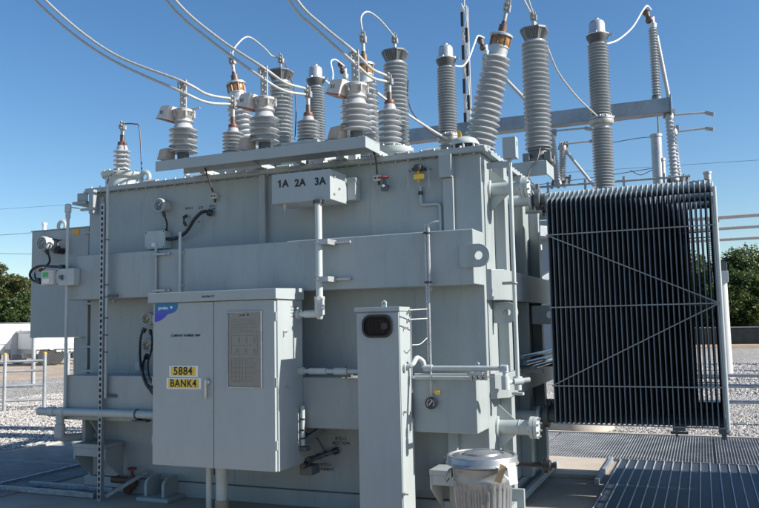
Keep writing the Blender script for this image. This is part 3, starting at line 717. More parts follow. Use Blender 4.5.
def shelf_arrester(px, ytop, label):
    Y = -.29; a = at(px,ytop,Y=Y); x = a.x; zb = 3.172
    z = lambda py: at(px,py,Y=Y).z
    h = a.z-zb
    r = thing('shelf_arrester', label, 'surge arrester', (x,Y,zb), 'stubby arresters standing on the shelf')
    m = MB().lathe([(.075,0),(.075,.02),(.055,.025),(.055,.085)],(x,Y,zb),n=20); bolts(m,[(x+.065,Y-.03,zb+.02)],(1,-1,0),.02,.03); m.build('foot','dark_flange',r)
    MB().lathe(sheds(zb+.085,zb+.345,5,.090,.137)+[(.07,zb+.38)],(x,Y,0),n=32).build('porcelain_sheds','porcelain',r)
    m = MB().lathe([(.075,zb+.37),(.095,zb+.385),(.095,zb+.40),(.085,zb+.41),(.10,zb+.46),(.115,zb+.475),(.115,zb+.495),(.06,zb+.52)],(x,Y,0),n=28)
    for k in range(6):
        q = R(60*k+20); c = Vector((x+.105*math.cos(q),Y+.105*math.sin(q),zb+.425)); m.bar(c,c+Vector((0,0,.06)),.014,.026)
    m.cyl((x-.17,Y,zb+.50),(x+.19,Y,zb+.505),.009,8)
    m.build('top_casting','cast_alloy',r,bevel=.002)
    # two pale angular counters, one low and one high on the left side
    def guard(cx, cz, s_, mt, tilt, red):
        Mx = Matrix.Rotation(tilt,4,'Y') @ Matrix.Rotation(R(-18),4,'Z')
        pts = [(-.085,-.06,-.05),(.06,-.06,-.065),(.06,.06,-.065),(-.085,.06,-.05),(-.06,-.05,.055),(.065,-.05,.06),(.065,.05,.06),(-.06,.05,.055)]
        c = Vector((cx,Y-.06,cz))
        o = MB().add([c+(Mx @ (Vector(p)*s_)) for p in pts],[(3,2,1,0),(4,5,6,7),(0,1,5,4),(1,2,6,5),(2,3,7,6),(3,0,4,7)]).build('counter_housing',mt,r,bevel=.006)
        if red:
            pr = [c+(Mx @ (Vector(p)*s_)) for p in ((-.088,-.063,-.052),(.063,-.063,-.068),(.063,.063,-.068),(-.088,.063,-.052),(-.088,-.063,-.060),(.063,-.063,-.078),(.063,.063,-.078),(-.088,.063,-.060))]
            MB().add(pr,[(0,1,2,3),(7,6,5,4),(0,4,5,1),(1,5,6,2),(2,6,7,3),(3,7,4,0)]).build('red_base_plate','red_plastic',o)
            mk = MB()
            for k in (-.03,-.005): 
                q0 = c+(Mx @ (Vector((k,-.0605,-.02))*s_)); mk.bar(q0,q0+Vector((.004,0,.035)),.008,.004)
            mk.build('window_mark','cap_grey',o)
    guard(x-.145,zb+.075,.95,'guard_base',R(4),False)
    guard(x-.125,zb+.475,1.12,'guard_plastic',R(12),True)
    m = MB().box(x-.035,x+.035,Y-.008,Y+.008,zb+.50,a.z)
    m.box(x-.05,x-.02,Y-.03,Y+.03,a.z-.10,a.z-.02)
    for k in (.04,.10,.17,.23): bolts(m,[(x-.012,Y-.008,a.z-k)],(0,-1,0),.013,.016); bolts(m,[(x+.02,Y-.008,a.z-k-.02)],(0,-1,0),.010,.016)
    m.build('terminal_plate','cast_alloy',r,bevel=.002)
    return Vector((x,Y,a.z))
AR = [shelf_arrester(183.5,80,'stubby shelf arrester at the left end of the grey shelf'),
      shelf_arrester(264,66,'stubby shelf arrester in the middle of the grey shelf'),
      shelf_arrester(355,50,'stubby shelf arrester at the right end of the grey shelf')]

# twin conductors from the overhead line to each shelf arrester and on to its bushing
for i,(q0,q1,lab) in enumerate((((45,0),(110,52),'left pair of pale overhead conductors landing on the left shelf arrester'),((175,0),(218,38),'middle pair of pale overhead conductors landing on the middle shelf arrester'),((297,0),(324,27),'right pair of pale overhead conductors landing on the right shelf arrester'))):
    a = AR[i]; l = LV[i]
    r = thing('twin_conductor', lab, 'overhead cable', a, 'twin overhead conductors')
    for k,(dz,dy) in enumerate(((-.02,-.02),(-.125,.02))):
        A = Vector((a.x,a.y-.02,a.z+dz)); p1 = at(q1[0]+(0 if k==0 else -7), q1[1]+(0 if k==0 else 3), Y=-.32); p0 = at(q0[0]+(0 if k==0 else -5), q0[1]+(0 if k==0 else 5), Y=-.36)
        far = p0+(p0-p1)*1.2+Vector((0,0,.25))
        E_ = Vector((l.x-.02,l.y-.02,l.z-.01-.06*k))
        mid = (A+E_)/2+Vector((0,0,-.04))
        MB().tube([far,p0,p1,A,mid,E_],.0135,10).build('conductor','cable_alloy',r)
# jumpers
def jumper(label, pts, r, mt, grp=None, name='jumper_cable'):
    o = MB().tube(pts,r,8).build(name,mt); return tag(o,label,'cable',grp)
def vtop(h): b,d,H = h; return b+d*(H+.37)
h = [vtop(x) for x in HV]
jumper('pale looped jumper from the left leaning bushing over to its flared cap arrester',[h[0],at(236,46,Y=1.3),at(248,37,Y=1.5),at(263,47,Y=1.8),at(272,56,Y=1.95),SQ[0]],.010,'cable_alloy','pale jumpers over the bushings')
jumper('pale looped jumper from the upright middle bushing over to its flared cap arrester',[h[1],at(361,18,Y=1.3),at(368,12,Y=1.4),at(380,20,Y=1.7),SQ[1]],.010,'cable_alloy','pale jumpers over the bushings')
jumper('pale looped jumper rising from the right leaning bushing out of the top of the photo',[h[2],at(511,-8,Y=1.2),at(516,-16,Y=1.4),at(525,-8,Y=1.8),SQ[2]],.010,'cable_alloy','pale jumpers over the bushings')
jumper('thin purple grey lead dropping from the left flared cap arrester to the lid',[SQ[0]+Vector((.05,0,-.05)),at(294,88,Y=2.0),at(296,110,Y=1.9),at(295,140,Y=1.7)],.007,'cable_dark','thin dark leads')
jumper('thin purple lead swinging right and down from the middle flared cap arrester',[at(408,80,Y=1.95),at(408,100,Y=2.1),at(414,115,Y=2.5),at(428,130,Y=3.1),at(444,140,Y=3.4)],.007,'cable_dark','thin dark leads')
jumper('thin lead from the rightmost flared cap arrester to the joint of the right dome column',[at(524,0,Y=2.0),at(545,42,Y=2.1),at(558,72,Y=2.4),at(577,97,Y=2.9),at(597,116,Y=3.32)],.010,'cable_alloy','thin dark leads')
jumper('thin braided lead hanging below the bracket arrester to the tank lid',[at(540,148,Y=1.85),at(537,160,Y=1.78),at(531,168,Y=1.75),at(527,178,Y=1.7)],.007,'cable_dark','thin dark leads')
jumper('thin purple lead looping down beside the far left corner bushing',[NB+Vector((.02,0,-.01)),at(134,124,Y=.22),at(139,127,Y=.22),at(141,150,Y=.2),at(142,186,Y=.12)],.007,'cable_dark','thin dark leads')
jumper('pale bent tube from the upright bushing down to the middle dome column joint',[at(368,86,Y=1.25),at(395,106,Y=2.0),at(430,129,Y=2.9),at(447,139,Y=3.33)],.016,'switch_grey','pale jumpers over the bushings')

# ============================================================ DISCONNECT SWITCH BEAM behind the tank
BY = 4.3
bm_ = thing('steel_beam','long galvanised square steel beam running level behind the bushings','steel beam',(-1.5,BY,0))
zt = at(670,97,Y=BY-.1).z; 
m = MB().box(-3.6,1.42,BY-.1,BY+.1,zt-.19,zt); m.build('beam','galv',bm_,bevel=.006)
m = MB().box(1.42,1.44,BY-.13,BY+.13,zt-.22,zt+.03); m.build('end_plate','galv',bm_,bevel=.002)
for x in (-3.5,-1.15): MB().box(x,x+.2,BY-.09,BY+.09,-.05,zt-.191).build('column','galv',bm_,bevel=.005)
def switch(px, ytop, label, tube_to, low=True):
    a = at(px,ytop,Y=BY); x = a.x
    r = thing('switch_insulator', label, 'insulator', (x,BY,zt), 'slim insulators of the disconnect switch')
    H = a.z-zt
    MB().lathe([(.06,0),(.06,.05),(.045,.06)],(x,BY,zt),n=16).build('base_casting','cap_grey',r)
    MB().lathe(sheds(.06,H-.20,24,.038,.060),(x,BY,zt),n=20).build('porcelain_sheds','porcelain_dark',r)
    m = MB().lathe([(.05,H-.2),(.055,H-.14),(.03,H-.13),(.03,H-.05)],(x,BY,zt),n=16); m.build('cap','dome_alloy',r)
    m = MB().lathe([(.02,0),(.05,.02),(.055,.05),(.03,.09),(.035,.12),(.05,.16),(.035,.2),(.02,.22)],(x-.02,BY,zt+H-.12),(-.35,0,1),14); m.build('live_contact','bronze',r)
    m = MB().cyl((x+.04,BY+.02,zt+H-.30),(x+tube_to,BY+.05,zt+.02),.026,10); m.build('switch_arm','switch_grey',r)
    return a
sw = [switch(345,66,'slim insulator with bronze contact on the beam, half hidden by the right shelf arrester',.85),
      switch(485.5,42,'slim insulator with bronze contact behind the right leaning bushing',.72),
      switch(652,14,'slim insulator with bronze contact at the right end of the steel beam',.15)]
for i,(pts,lab) in enumerate((([(315+8,78),(331,84),(333,74),(331,62),(336,60),(344,66)],'thin pale wire looping from the left dome cap to its switch insulator'),
                              ([(455,66),(463,66),(469,58),(474,45),(478,36),(484,38)],'thin pale wire curving from the middle dome cap to its switch insulator'),
                              ([(607,44),(618,40),(632,28),(642,12),(647,6),(651,10)],'thin pale wire curving from the right dome cap up to the beam end insulator'))):
    n_ = len(pts)
    o = MB().tube([at(x,y,Y=3.5+(BY-3.5)*k/(n_-1)) for k,(x,y) in enumerate(pts)],.011,8).build('jumper_wire','white_plastic'); tag(o,lab,'cable','wires from the dome caps to the switch')
# hanging under-beam switch legs and blades
def vstack(px0,py0,px1,py1,Y,label,r_=.05):
    a = at(px0,py0,Y=Y); b = at(px1,py1,Y=Y)
    r = thing('switch_post', label, 'insulator', b, 'leaning posts of the lower switch')
    d = a-b; H = d.length
    MB().lathe(sheds(.06,H-.08,15,r_*.78,r_*1.08),b,d,18).build('insulator_sheds','porcelain',r)
    m = MB().lathe([(.05,0),(.06,.02),(.05,.06)],b,d,14); m.lathe([(.05,H-.08),(.06,H-.05),(.05,H)],b,d,14); m.build('end_cap','cast_alloy',r)
    m = MB()
    for k in range(5): m.bar(b+Vector((-.09+.045*k,0,-.03+.02*(k%2))),b+Vector((-.06+.045*k,.02,.09-.02*(k%2))),.03,.03)
    m.build('mounting_casting','cap_grey',r)
    m = MB()
    for k in range(4): m.bar(a+Vector((-.06+.04*k,0,-.05+.02*(k%2))),a+Vector((-.03+.03*k,.02,.06)),.03,.03)
    m.build('top_contact','cast_alloy',r)
    return r
v1 = vstack(551,134,558,186,BY,'leaning switch post left of the tall dome column')
v2 = vstack(563,146,562,182,BY+.5,'straighter switch post just behind the leaning one')
v3 = vstack(669,114,675,182,BY,'switch post hanging under the right end of the steel beam',.055)
v4 = vstack(673,130,680,182,BY+.6,'thin switch post behind the one at the beam end',.035)
for (p,q,Y,r) in (((545,132),(587,128),BY,v1),((565,144),(592,141),BY+.5,v2),((671,115),(708,112.5),BY,v3),((675,132),(708,128),BY+.6,v4)):
    a, b = at(*p,Y=Y), at(*q,Y=Y)
    bt = MB().cyl(a,b,.013,8).build('switch_blade','switch_grey',r)
    MB().bar(b-(b-a).normalized()*.03,b+(b-a).normalized()*.07+Vector((0,0,-.03)),.05,.045).build('contact_tip','cast_alloy',bt,bevel=.006)
a, b = at(565,150,Y=BY+.5), at(594,186,Y=BY+.5)
tag(MB().cyl(a,b,.022,10).build('brace_tube','switch_grey'),'diagonal pale brace tube running down behind the dome column','brace')
# operating pipes along behind the radiators
for i,(p,q,Y,rr,lab) in enumerate((((490,191),(690,176),BY-.2,.014,'upper thin level pipe seen just over the radiator header'),((530,201),(706,184.5),BY,.05,'thick pale level tube just over the radiator header'))):
    a, b = at(*p,Y=Y), at(*q,Y=Y); r = thing('bus_pipe',lab,'pipe',a,'level pipes behind the radiators'); MB().cyl(a,b,rr,12).build('pipe','galv_light',r)
    m = MB()
    for k in range(5):
        c = a.lerp(b,.12+.19*k); m.bar(c+Vector((0,0,-.10)),c+Vector((0,0,.06)),.03,.02)
    m.build('pipe_clip','galv_light',r)
for px,y0,rr,lab,wh in ((656,137,.085,'smooth grey cylinder with a whisker rod rising behind the radiator header',True),(662,161,.05,'thin grey cylinder beside the taller one behind the radiator header',False)):
    a = at(px,y0,Y=7.0); r = thing('instrument_column',lab,'column',(a.x,7,0),'smooth columns behind the radiators')
    m = MB().cyl((a.x,7,0),(a.x,7,a.z),rr,16); m.build('shaft','galv_light',r)
    MB().lathe([(rr*1.15,0),(rr*1.15,.04),(rr*.4,.06)],(a.x,7,a.z-.001)).build('cap','cast_alloy',r)
    if wh: MB().cyl((a.x+.04,7,a.z+.05),(a.x+.05,7,a.z+.42),.012,6).build('whisker_rod','cap_grey',r)
# striped lattice mast
a = at(464.5,7,Y=9.0); x = a.x; H = a.z; b = at(466,60,Y=9.0)
r = thing('lattice_mast','slender black and white looking lattice mast beyond the tank','mast',(x,9,0))
m = MB()
for dx,dy in ((-.05,-.05),(.05,-.05),(-.05,.05),(.05,.05)): m.bar((x+dx,9+dy,0),(x+dx,9+dy,H),.028,.028)
m.build('mast_rails','mast_white',r)
m = MB(); z = .2; k = 0
while z < H-.2:
    m.bar((x+(-.042 if k%2 else .042),8.93,z+.02),(x+(-.042 if k%2 else .042),8.93,z+.33),.055,.020,up=(0,1,0)); z += .36; k += 1
m.build('cover_plate','mast_dark',r)
m = MB(); z = .0; k = 0
while z < H-.2:
    s_ = 1 if k%2 else -1
    m.bar((x-.05*s_,8.945,z),(x+.05*s_,8.945,z+.36),.04,.008); m.bar((x-.05*s_,9.055,z),(x+.05*s_,9.055,z+.36),.04,.008); z += .36; k += 1
m.build('lacing','mast_white',r)
MB().cyl((x,9,H),(x,9,H+.5),.01,6).build('lightning_rod','mast_white',r)

# ============================================================ FRONT OF THE TANK
def gauge(name, label, px, py, yw, r_, depth, parent=None, face='gauge_face', group=None, lug=True, body='paint_pipe'):
    c = at(px,py,Y=yw-depth); g = thing(name,label,'gauge',(c.x,yw,c.z),group)
    b = (c.x,yw-.002,c.z)
    MB().lathe([(r_*.95,0),(r_*.95,depth*.55),(r_*1.05,depth*.6),(r_*1.08,depth*.95),(r_,depth)],b,(0,-1,0),32).build('case',body,g)
    MB().lathe([(r_*.84,depth),(r_*.84,depth+.002)],b,(0,-1,0),32).build('dial',face,g)
    m = MB()
    for k in range(-5,6):
        a_ = R(24*k); c0 = Vector((c.x+math.sin(a_)*r_*.72,yw-depth-.0045,c.z+math.cos(a_)*r_*.72)); c1 = Vector((c.x+math.sin(a_)*r_*.58,yw-depth-.0045,c.z+math.cos(a_)*r_*.58)); m.bar(c0,c1,.005,.002,up=(0,1,0))
    m.bar((c.x-r_*.05,yw-depth-.006,c.z-r_*.1),(c.x+r_*.4,yw-depth-.006,c.z+r_*.35),.006,.002,up=(0,1,0))
    m.build('scale_marks','ink_white',g)
    MB().torus((c.x,yw-depth-.004,c.z),(0,1,0),r_*.92,r_*.09,32,8).build('bezel','galv_light' if face=='gauge_face' else 'black_metal',g)
    return g, c
gauge('dial_gauge','round dial gauge high on the tank wall, above a small junction box',159,205,0,.064,.11,group='round dial gauges')
gauge('dial_gauge','upper round dial gauge tucked against the left edge of the yellow labelled cabinet',147,318.5,0,.062,.12,group='round dial gauges')
gauge('dial_gauge','lower round dial gauge tucked against the left edge of the yellow labelled cabinet',147,345,0,.062,.12,group='round dial gauges')
def hose(label, pts, r=.011, mt='black_rubber', cat='hose', grp='black instrument leads', glands=True):
    o = thing('instrument_lead', label, cat, pts[0], grp); MB().tube(pts,r,10).build('lead',mt,o)
    if glands:
        m = MB()
        for a,b in ((pts[0],pts[1]),(pts[-1],pts[-2])):
            d = (Vector(b)-Vector(a)).normalized(); m.cyl(a,Vector(a)+d*.045,r*1.9,10)
        m.build('gland','black_metal',o)
    return o
P_ = lambda x,y,Y: at(x,y,Y=Y)
hose('short black lead dropping from the high round dial gauge',[P_(163,212,-.09),P_(166,220,-.07),P_(167,226,-.05),P_(165.5,234,-.03)],.009)
hose('thick black flexible conduit curving up from the junction box to the wall fitting',[P_(163,239,-.07),P_(175,238.5,-.08),P_(186,232,-.09),P_(194,220,-.10),P_(201,213,-.09),P_(206,211.5,-.06),P_(212,213.5,-.02)],.017)
hose('thin black lead hooked over a fitting above the thin white conduit',[P_(186.5,216,-.02),P_(184.5,217,-.05),P_(184,222,-.06),P_(186,226,-.05)],.008)
hose('black lead from the upper cabinet side gauge down behind the lower gauge',[P_(145,328,-.10),P_(141,336,-.12),P_(140,350,-.14),P_(141,368,-.28),P_(146,384,-.39),P_(154,393,-.40)],.012)
hose('black lead from the lower cabinet side gauge looping toward the cabinet',[P_(147,355,-.10),P_(143,364,-.2),P_(143,374,-.36),P_(147,384,-.40),P_(155,390,-.40)],.012)
hose('short black lead between the cabinet side gauge and a small splice',[P_(150,330,-.12),P_(152,338,-.14),P_(151,352,-.2),P_(148,362,-.3),P_(149,376,-.40),P_(155,384,-.40)],.009)
sp_ = at(138,366,Y=-.06); tag(MB().box(sp_.x-.03,sp_.x+.03,-.07,-.002,sp_.z-.045,sp_.z+.045).build('splice_box','paint_pipe',bevel=.004),'tiny pale splice box below the two gauges beside the cabinet','junction box')
# junction box
a, b = at(145.5,232,Y=-.10), at(165,248,Y=-.10)
jb = thing('junction_box','small pale junction box with a white label under the high dial gauge','junction box',(a.x,0,b.z))
MB().box(a.x,b.x,-.10,-.002,b.z,a.z).build('box','paint_pipe',jb,bevel=.005)
MB().box(a.x-.003,b.x+.003,-.108,-.1005,b.z-.003,a.z+.003).build('cover','paint_pipe',jb,bevel=.002)
c = (a+b)/2; MB().box(c.x-.035,c.x+.025,-.112,-.1085,b.z+.02,b.z+.055).build('white_label','white_plastic',jb)
m = MB(); bolts(m,[(x,-.108,z) for x in (a.x+.012,b.x-.012) for z in (b.z+.012,a.z-.012)],(0,-1,0),.006,.005); m.lathe([(.02,0),(.02,.03)],(a.x-.003,-.05,c.z-.04),(-1,0,0),10); m.build('screw','black_metal',jb)
# thin conduits below it
z_up = at(180,232,Y=-.335).z
cdt = thing('thin_conduit','thin pale vertical conduit over the upper beam, left of the labelled cabinet top','conduit',(at(180,240,Y=-.335).x,-.335,1.95))
x_ = at(180,240,Y=-.335).x; m = MB().cyl((x_,-.335,1.86),(x_,-.335,z_up),.014,12); m.build('tube','paint_pipe',cdt)
m = MB().bar((x_-.03,-.318,2.31),(x_+.03,-.318,2.31),.016,.03); m.bar((x_-.03,-.318,2.0),(x_+.03,-.318,2.0),.016,.03); m.build('clip','galv_light',cdt)
x_ = at(156,262,Y=-.33).x
cdt = thing('thin_conduit','thin grey conduit under the small junction box, crossing the beam face','conduit',(x_,-.33,1.9))
MB().cyl((x_,-.33,1.90),(x_,-.33,2.43),.013,12).build('tube','paint_box',cdt)
m = MB()
for z in (2.305,1.96):
    m = MB().bar((x_-.02,-.345,z),(x_+.16,-.325,z),.03,.022); m.torus((x_,-.33,z),(0,0,1),.02,.008,12,6); bolts(m,[(x_+.12,-.34,z)],(0,-1,0),.016,.02)
    m.build('clamp','galv_light',cdt)
# small twin connector boxes with leads from the shelf
for px,py,l,pts in ((213,196,'tiny two port terminal block under the shelf, left one with a dark lead',[(205,168),(208,178),(213,192)]),(377,178,'tiny two port terminal block left of the small red wheel valve',[(373,150),(376,160),(377,174)])):
    c = at(px,py,Y=-.05); o = thing('terminal_block',l,'terminal block',(c.x,0,c.z-.03),'tiny terminal blocks')
    MB().box(c.x-.035,c.x+.035,-.05,-.002,c.z-.025,c.z+.025).build('block','guard_plastic',o,bevel=.004)
    m = MB(); bolts(m,[(c.x-.015,-.05,c.z),(c.x+.018,-.05,c.z)],(0,-1,0),.009,.01); m.cyl((c.x+.01,-.03,c.z-.025),(c.x+.01,-.03,c.z-.06),.011,8); m.build('port','black_metal',o)
    MB().tube([at(x,y,Y=-.16+.05*k) for k,(x,y) in enumerate(pts)],.008,8).build('lead','black_rubber',o)
# small red handwheel valve
c = at(385,186,Y=-.06); o = thing('sample_valve','small valve with a red handwheel high on the tank wall','valve',(c.x,0,c.z))
m = MB().cyl((c.x,-.002,c.z),(c.x,-.09,c.z),.018,12); m.lathe([(.03,0),(.034,.02),(.03,.05),(.018,.07),(.012,.12)],(c.x,-.07,c.z-.045),(0,0,1),14); m.lathe([(.024,0),(.024,.03)],(c.x,-.07,c.z-.02),(0,-1,0),12); m.build('valve_body','dark_flange',o)
m = MB().torus((c.x,-.07,c.z+.075),(0,0,1),.036,.006,20,6); m.bar((c.x-.035,-.07,c.z+.075),(c.x+.035,-.07,c.z+.075),.01,.006); m.build('handwheel','handwheel',o)
MB().lathe([(.012,0),(.012,.01)],(c.x,-.10,c.z-.005),(0,-1,0),12).build('white_cap','white_plastic',o)
# breather outlet with orange tag and bent tube
c = at(418,176,Y=-.07); o = thing('vent_outlet','black and orange vent outlet with an orange tag inside a wire bracket','vent',(c.x,0,c.z))
m = MB().lathe([(.035,0),(.04,.02),(.04,.045),(.02,.06)],(c.x,-.06,c.z+.045),(0,0,1),16); m.box(c.x-.055,c.x+.055,-.075,-.002,c.z+.055,c.z+.075); m.build('body','black_metal',o)
m = MB().cyl((c.x,-.06,c.z-.05),(c.x,-.06,c.z+.046),.012,10); m.build('stem','orange_tag',o)
MB().box(c.x-.035,c.x+.06,-.085,-.078,c.z-.03,c.z+.012).build('orange_tag','yellow_tag',o)
m = MB()
for s_ in (-1,1): m.pipe([(c.x+s_*.095,-.002,c.z+.06),(c.x+s_*.095,-.06,c.z+.06),(c.x+s_*.095,-.06,c.z-.10)],.006,.02,8)
m.build('wire_bracket','galv_light',o)
tb = thing('bent_drain_tube','thin grey tube stepping right below the orange tagged vent','pipe',(c.x,-.03,2.36))
z1 = at(421,205,Y=-.03).z; x1 = at(440,207,Y=-.03).x; x0 = at(420.5,190,Y=-.03).x
m = MB().pipe([(x0,-.03,c.z-.085),(x0,-.03,z1),(x1,-.03,z1),(x1,-.03,2.36)],.014,.035,12); m.build('tube','paint_box',tb)
m = MB(); m.cyl((x0,-.03,c.z-.13),(x0,-.03,c.z-.16),.022,10); m.build('coupling','black_metal',tb)
# vertical twin tube with compass like gauge
xg = at(428.5,300,Y=-.375).x; zg = at(428,403,Y=-.375).z
o = thing('gauge_tube','thin double tube running down the beams to a small black dial','pipe',(xg,-.375,zg))
m = MB().cyl((xg-.012,-.375,1.30),(xg-.012,-.375,2.40),.009,8); m.cyl((xg+.014,-.375,1.9),(xg+.014,-.375,2.40),.011,8); m.cyl((xg+.004,-.375,zg+.17),(xg+.004,-.375,1.9),.0085,8); m.pipe([(xg+.01,-.375,2.40),(xg+.06,-.375,2.415),(xg+.10,-.36,2.42)],.009,.02,8)
m.build('tube','galv_light',o)
m = MB()
for z in (2.33,1.93): m.torus((xg,-.372,z),(0,0,1),.026,.008,14,6)
m.build('band','black_metal',o)
m = MB().cyl((xg+.004,-.375,zg+.06),(xg+.004,-.375,zg+.17),.014,10); m.cyl((xg+.01,-.375,zg+.09),(xg+.07,-.375,zg+.08),.009,8); m.build('needle_valve','cast_alloy',o)
MB().lathe([(.02,0),(.02,.022)],(xg+.045,-.385,zg+.085),(1,0,.1),10).build('valve_cap','yellow_tag',o)
MB().lathe([(.043,0),(.047,.01),(.047,.035),(.042,.04)],(xg,-.352,zg),(0,-1,0),24).build('dial_case','black_metal',o)
m = MB()
for k in range(-5,6):
    a_ = R(26*k); m.bar((xg+math.sin(a_)*.034,-.394,zg+math.cos(a_)*.034),(xg+math.sin(a_)*.025,-.394,zg+math.cos(a_)*.025),.004,.0015,up=(0,1,0))
m.bar((xg-.012,-.395,zg-.012),(xg+.016,-.395,zg+.02),.005,.0015,up=(0,1,0)); m.build('dial_marks','ink_white',o)
hose('thin curved capillary lead from the pillar box to the gauge tube',[P_(412,345,-.55),P_(420,344,-.48),P_(427,338,-.40)],.004,'cable_alloy',grp='thin bright leads',glands=False)
for y,l in ((310,'upper thin straight lead from the pillar box side'),(319.5,'lower thin straight lead from the pillar box side')):
    hose(l,[P_(409,y,-.62),P_(418,y-.5,-.50),P_(427,y-1,-.39)],.005,'cable_alloy',grp='thin bright leads',glands=False)

# --- 1A 2A 3A box
bx = thing('phase_box','pale grey junction box lettered 1A 2A 3A hung high on the tank front','junction box',(-1.47,-.28,2.665))
MB().box(-1.760,-1.192,-.455,-.122,2.665,2.925).build('box','paint_box',bx,bevel=.004)
MB().box(-1.66,-1.11,-.12,-.002,2.70,2.90).build('backing_box','paint_box',bx,bevel=.004)
for s_,px,py in (('1A',283,184),('2A',300,183),('3A',320,181.5)):
    p = at(px,py,Y=-.457); t_o = text(s_,.088,(p.x,-.4565,p.z),'ink',bx,bold=.0028,space=1.05)
    if s_ == '1A':
        xm = min(v.co.x for v in t_o.data.vertices)+p.x; tp = max(v.co.y for v in t_o.data.vertices)+p.z
        MB().bar((xm+.010,-.4566,tp-.006),(xm-.014,-.4566,tp-.020),.010,.0012,up=(0,1,0)).build('lettering','ink',bx)
m = MB().lathe([(.016,0),(.016,.03),(.01,.04),(.014,.07)],(-1.66,-.4,2.665),(0,0,-1),10); m.build('drain','cast_alloy',bx)
m = MB(); bolts(m,[(-1.191,-.38,2.87),(-1.191,-.38,2.72),(-1.191,-.28,2.78)],(1,0,0),.012,.012); m.build('hinge_bolt','cast_alloy',bx)
# conduit from box into cabinet
xc = -1.31
cd = thing('white_conduit','fat pale conduit dropping from the lettered box with an elbow into the cabinet side','conduit',(xc,-.45,1.6))
MB().cyl((xc,-.45,1.80),(xc,-.45,2.664),.030,20).build('riser','paint_pipe',cd)
m = MB().cyl((xc,-.45,1.83),(xc,-.45,1.69),.042,20); m.cyl((xc,-.45,1.70),(xc,-.45,1.655),.036,20,.022); m.cyl((xc+.01,-.45,1.70),(xc-.14,-.45,1.70),.033,16); m.cyl((xc,-.45,1.845),(xc,-.45,1.815),.047,8); m.build('elbow','paint_pipe',cd)
m = MB().cyl((xc-.14,-.45,1.70),(-1.530,-.45,1.70),.026,16); m.cyl((-1.50,-.45,1.70),(-1.529,-.45,1.70),.045,8); m.build('nipple','paint_pipe',cd)
MB().cyl((xc,-.45,2.664),(xc,-.45,2.635),.048,8).build('locknut','black_metal',cd)
for z in (2.305,1.99):
    m = MB().box(xc-.01,xc+.10,-.485,-.312,z-.022,z+.022); m.torus((xc,-.45,z),(0,0,1),.034,.010,20,6); m.bar((xc+.09,-.33,z),(xc+.24,-.33,z),.03,.02)
    m.build('strut_clamp','galv_light',cd)

# --- control cabinet
CX0,CX1,CYF,CYB,CZ0,CZ1 = -2.757,-1.53,-.80,-.35,.445,1.825
cb = thing('control_cabinet','wide two door grey control cabinet with yellow 5884 and BANK 4 labels','control cabinet',(-2.14,-.58,0))
MB().box(CX0,CX1,CYF+.03,CYB,CZ0,CZ1).build('body','paint_box',cb,bevel=.004)
mid = at(213.5,380,Y=CYF).x
d1 = MB().box(CX0+.004,mid-.003,CYF,CYF+.028,CZ0+.003,CZ1-.004).build('door','paint_box',cb,bevel=.004); 
d2 = MB().box(mid+.003,CX1-.012,CYF,CYF+.028,CZ0+.003,CZ1-.004).build('door','paint_box',cb,bevel=.004)
MB().add([(x,y,z) for x in (CX0-.03,CX1+.02) for y,z in ((CYF-.03,CZ1),(CYB,CZ1),(CYB,CZ1+.10),(CYF-.03,CZ1+.085))],[(3,2,1,0),(4,5,6,7),(0,1,5,4),(1,2,6,5),(2,3,7,6),(3,0,4,7)]).build('roof','paint_box',cb,bevel=.004)
p = at(208,296,Y=CYF-.03); text('BANK#4 C3',.024,(p.x,CYF-.0305,p.z-.004),'ink',cb,bold=.0006)
for z in (.62,1.12,1.65):
    MB().cyl((CX0-.004,CYF+.014,z),(CX0-.004,CYF+.014,z+.07),.008,8).build('hinge','paint_box',d1)
    MB().cyl((CX1-.004,CYF+.010,z),(CX1-.004,CYF+.010,z+.07),.008,8).build('hinge','paint_box',d2)
# side vents and seams
m = MB()
for z in (1.76,1.735,1.71,1.68): m.box(CX1,CX1+.003,-.55,-.42,z,z+.005)
m.build('side_louvre','dark_flange',cb)
m = MB().box(CX1,CX1+.012,-.68,-.62,1.555,1.565); m.box(CX1,CX1+.012,-.685,-.677,1.515,1.565); m.box(CX1,CX1+.012,-.66,-.61,1.10,1.11); m.build('side_catch','cast_alloy',cb)
# stickers
def label_plate(body, px0,py0,px1,py1, sz, sx):
    a, b = at(px0,py0,Y=CYF), at(px1,py1,Y=CYF)
    pl_ = MB().box(a.x,b.x,CYF-.0025,CYF-.0005,b.z,a.z).build('yellow_label','white_plastic',d1)
    MB().box(a.x+.018,b.x-.024,CYF-.004,CYF-.0028,b.z+.008,a.z-.008).build('yellow_field','yellow_tag',d1)
    text(body,sz,((a.x+b.x)/2-.004,CYF-.0048,(a.z+b.z)/2),'ink',d1,bold=.0018,sx=sx,space=1.12)
label_plate('5884',169.5,365.8,198,376.8,.094,.95); label_plate('BANK4',166.8,378,201.2,389.2,.088,.90)
p = at(185.5,335.5,Y=CYF); text('COMPANY NUMBER: 5884',.026,(p.x,CYF-.0012,p.z),'ink',d1,bold=.0008)
a = at(155,303.3,Y=CYF); W,Hh = at(178,303,Y=CYF).x-a.x, a.z-at(155,321.8,Y=CYF).z
poly = [(0,0),(W,0)]+[(W*u,-Hh*v) for u,v in ((.99,.2),(.95,.38),(.86,.5),(.76,.56),(.64,.58),(.54,.64),(.42,.78),(.30,.90),(.16,.985),(.04,1.0),(0,1.0))]
MB().prism(poly,(a.x,CYF-.0005,a.z),(1,0,0),(0,0,1),(0,-.0015,0)).build('logo_sticker','sticker',d1)
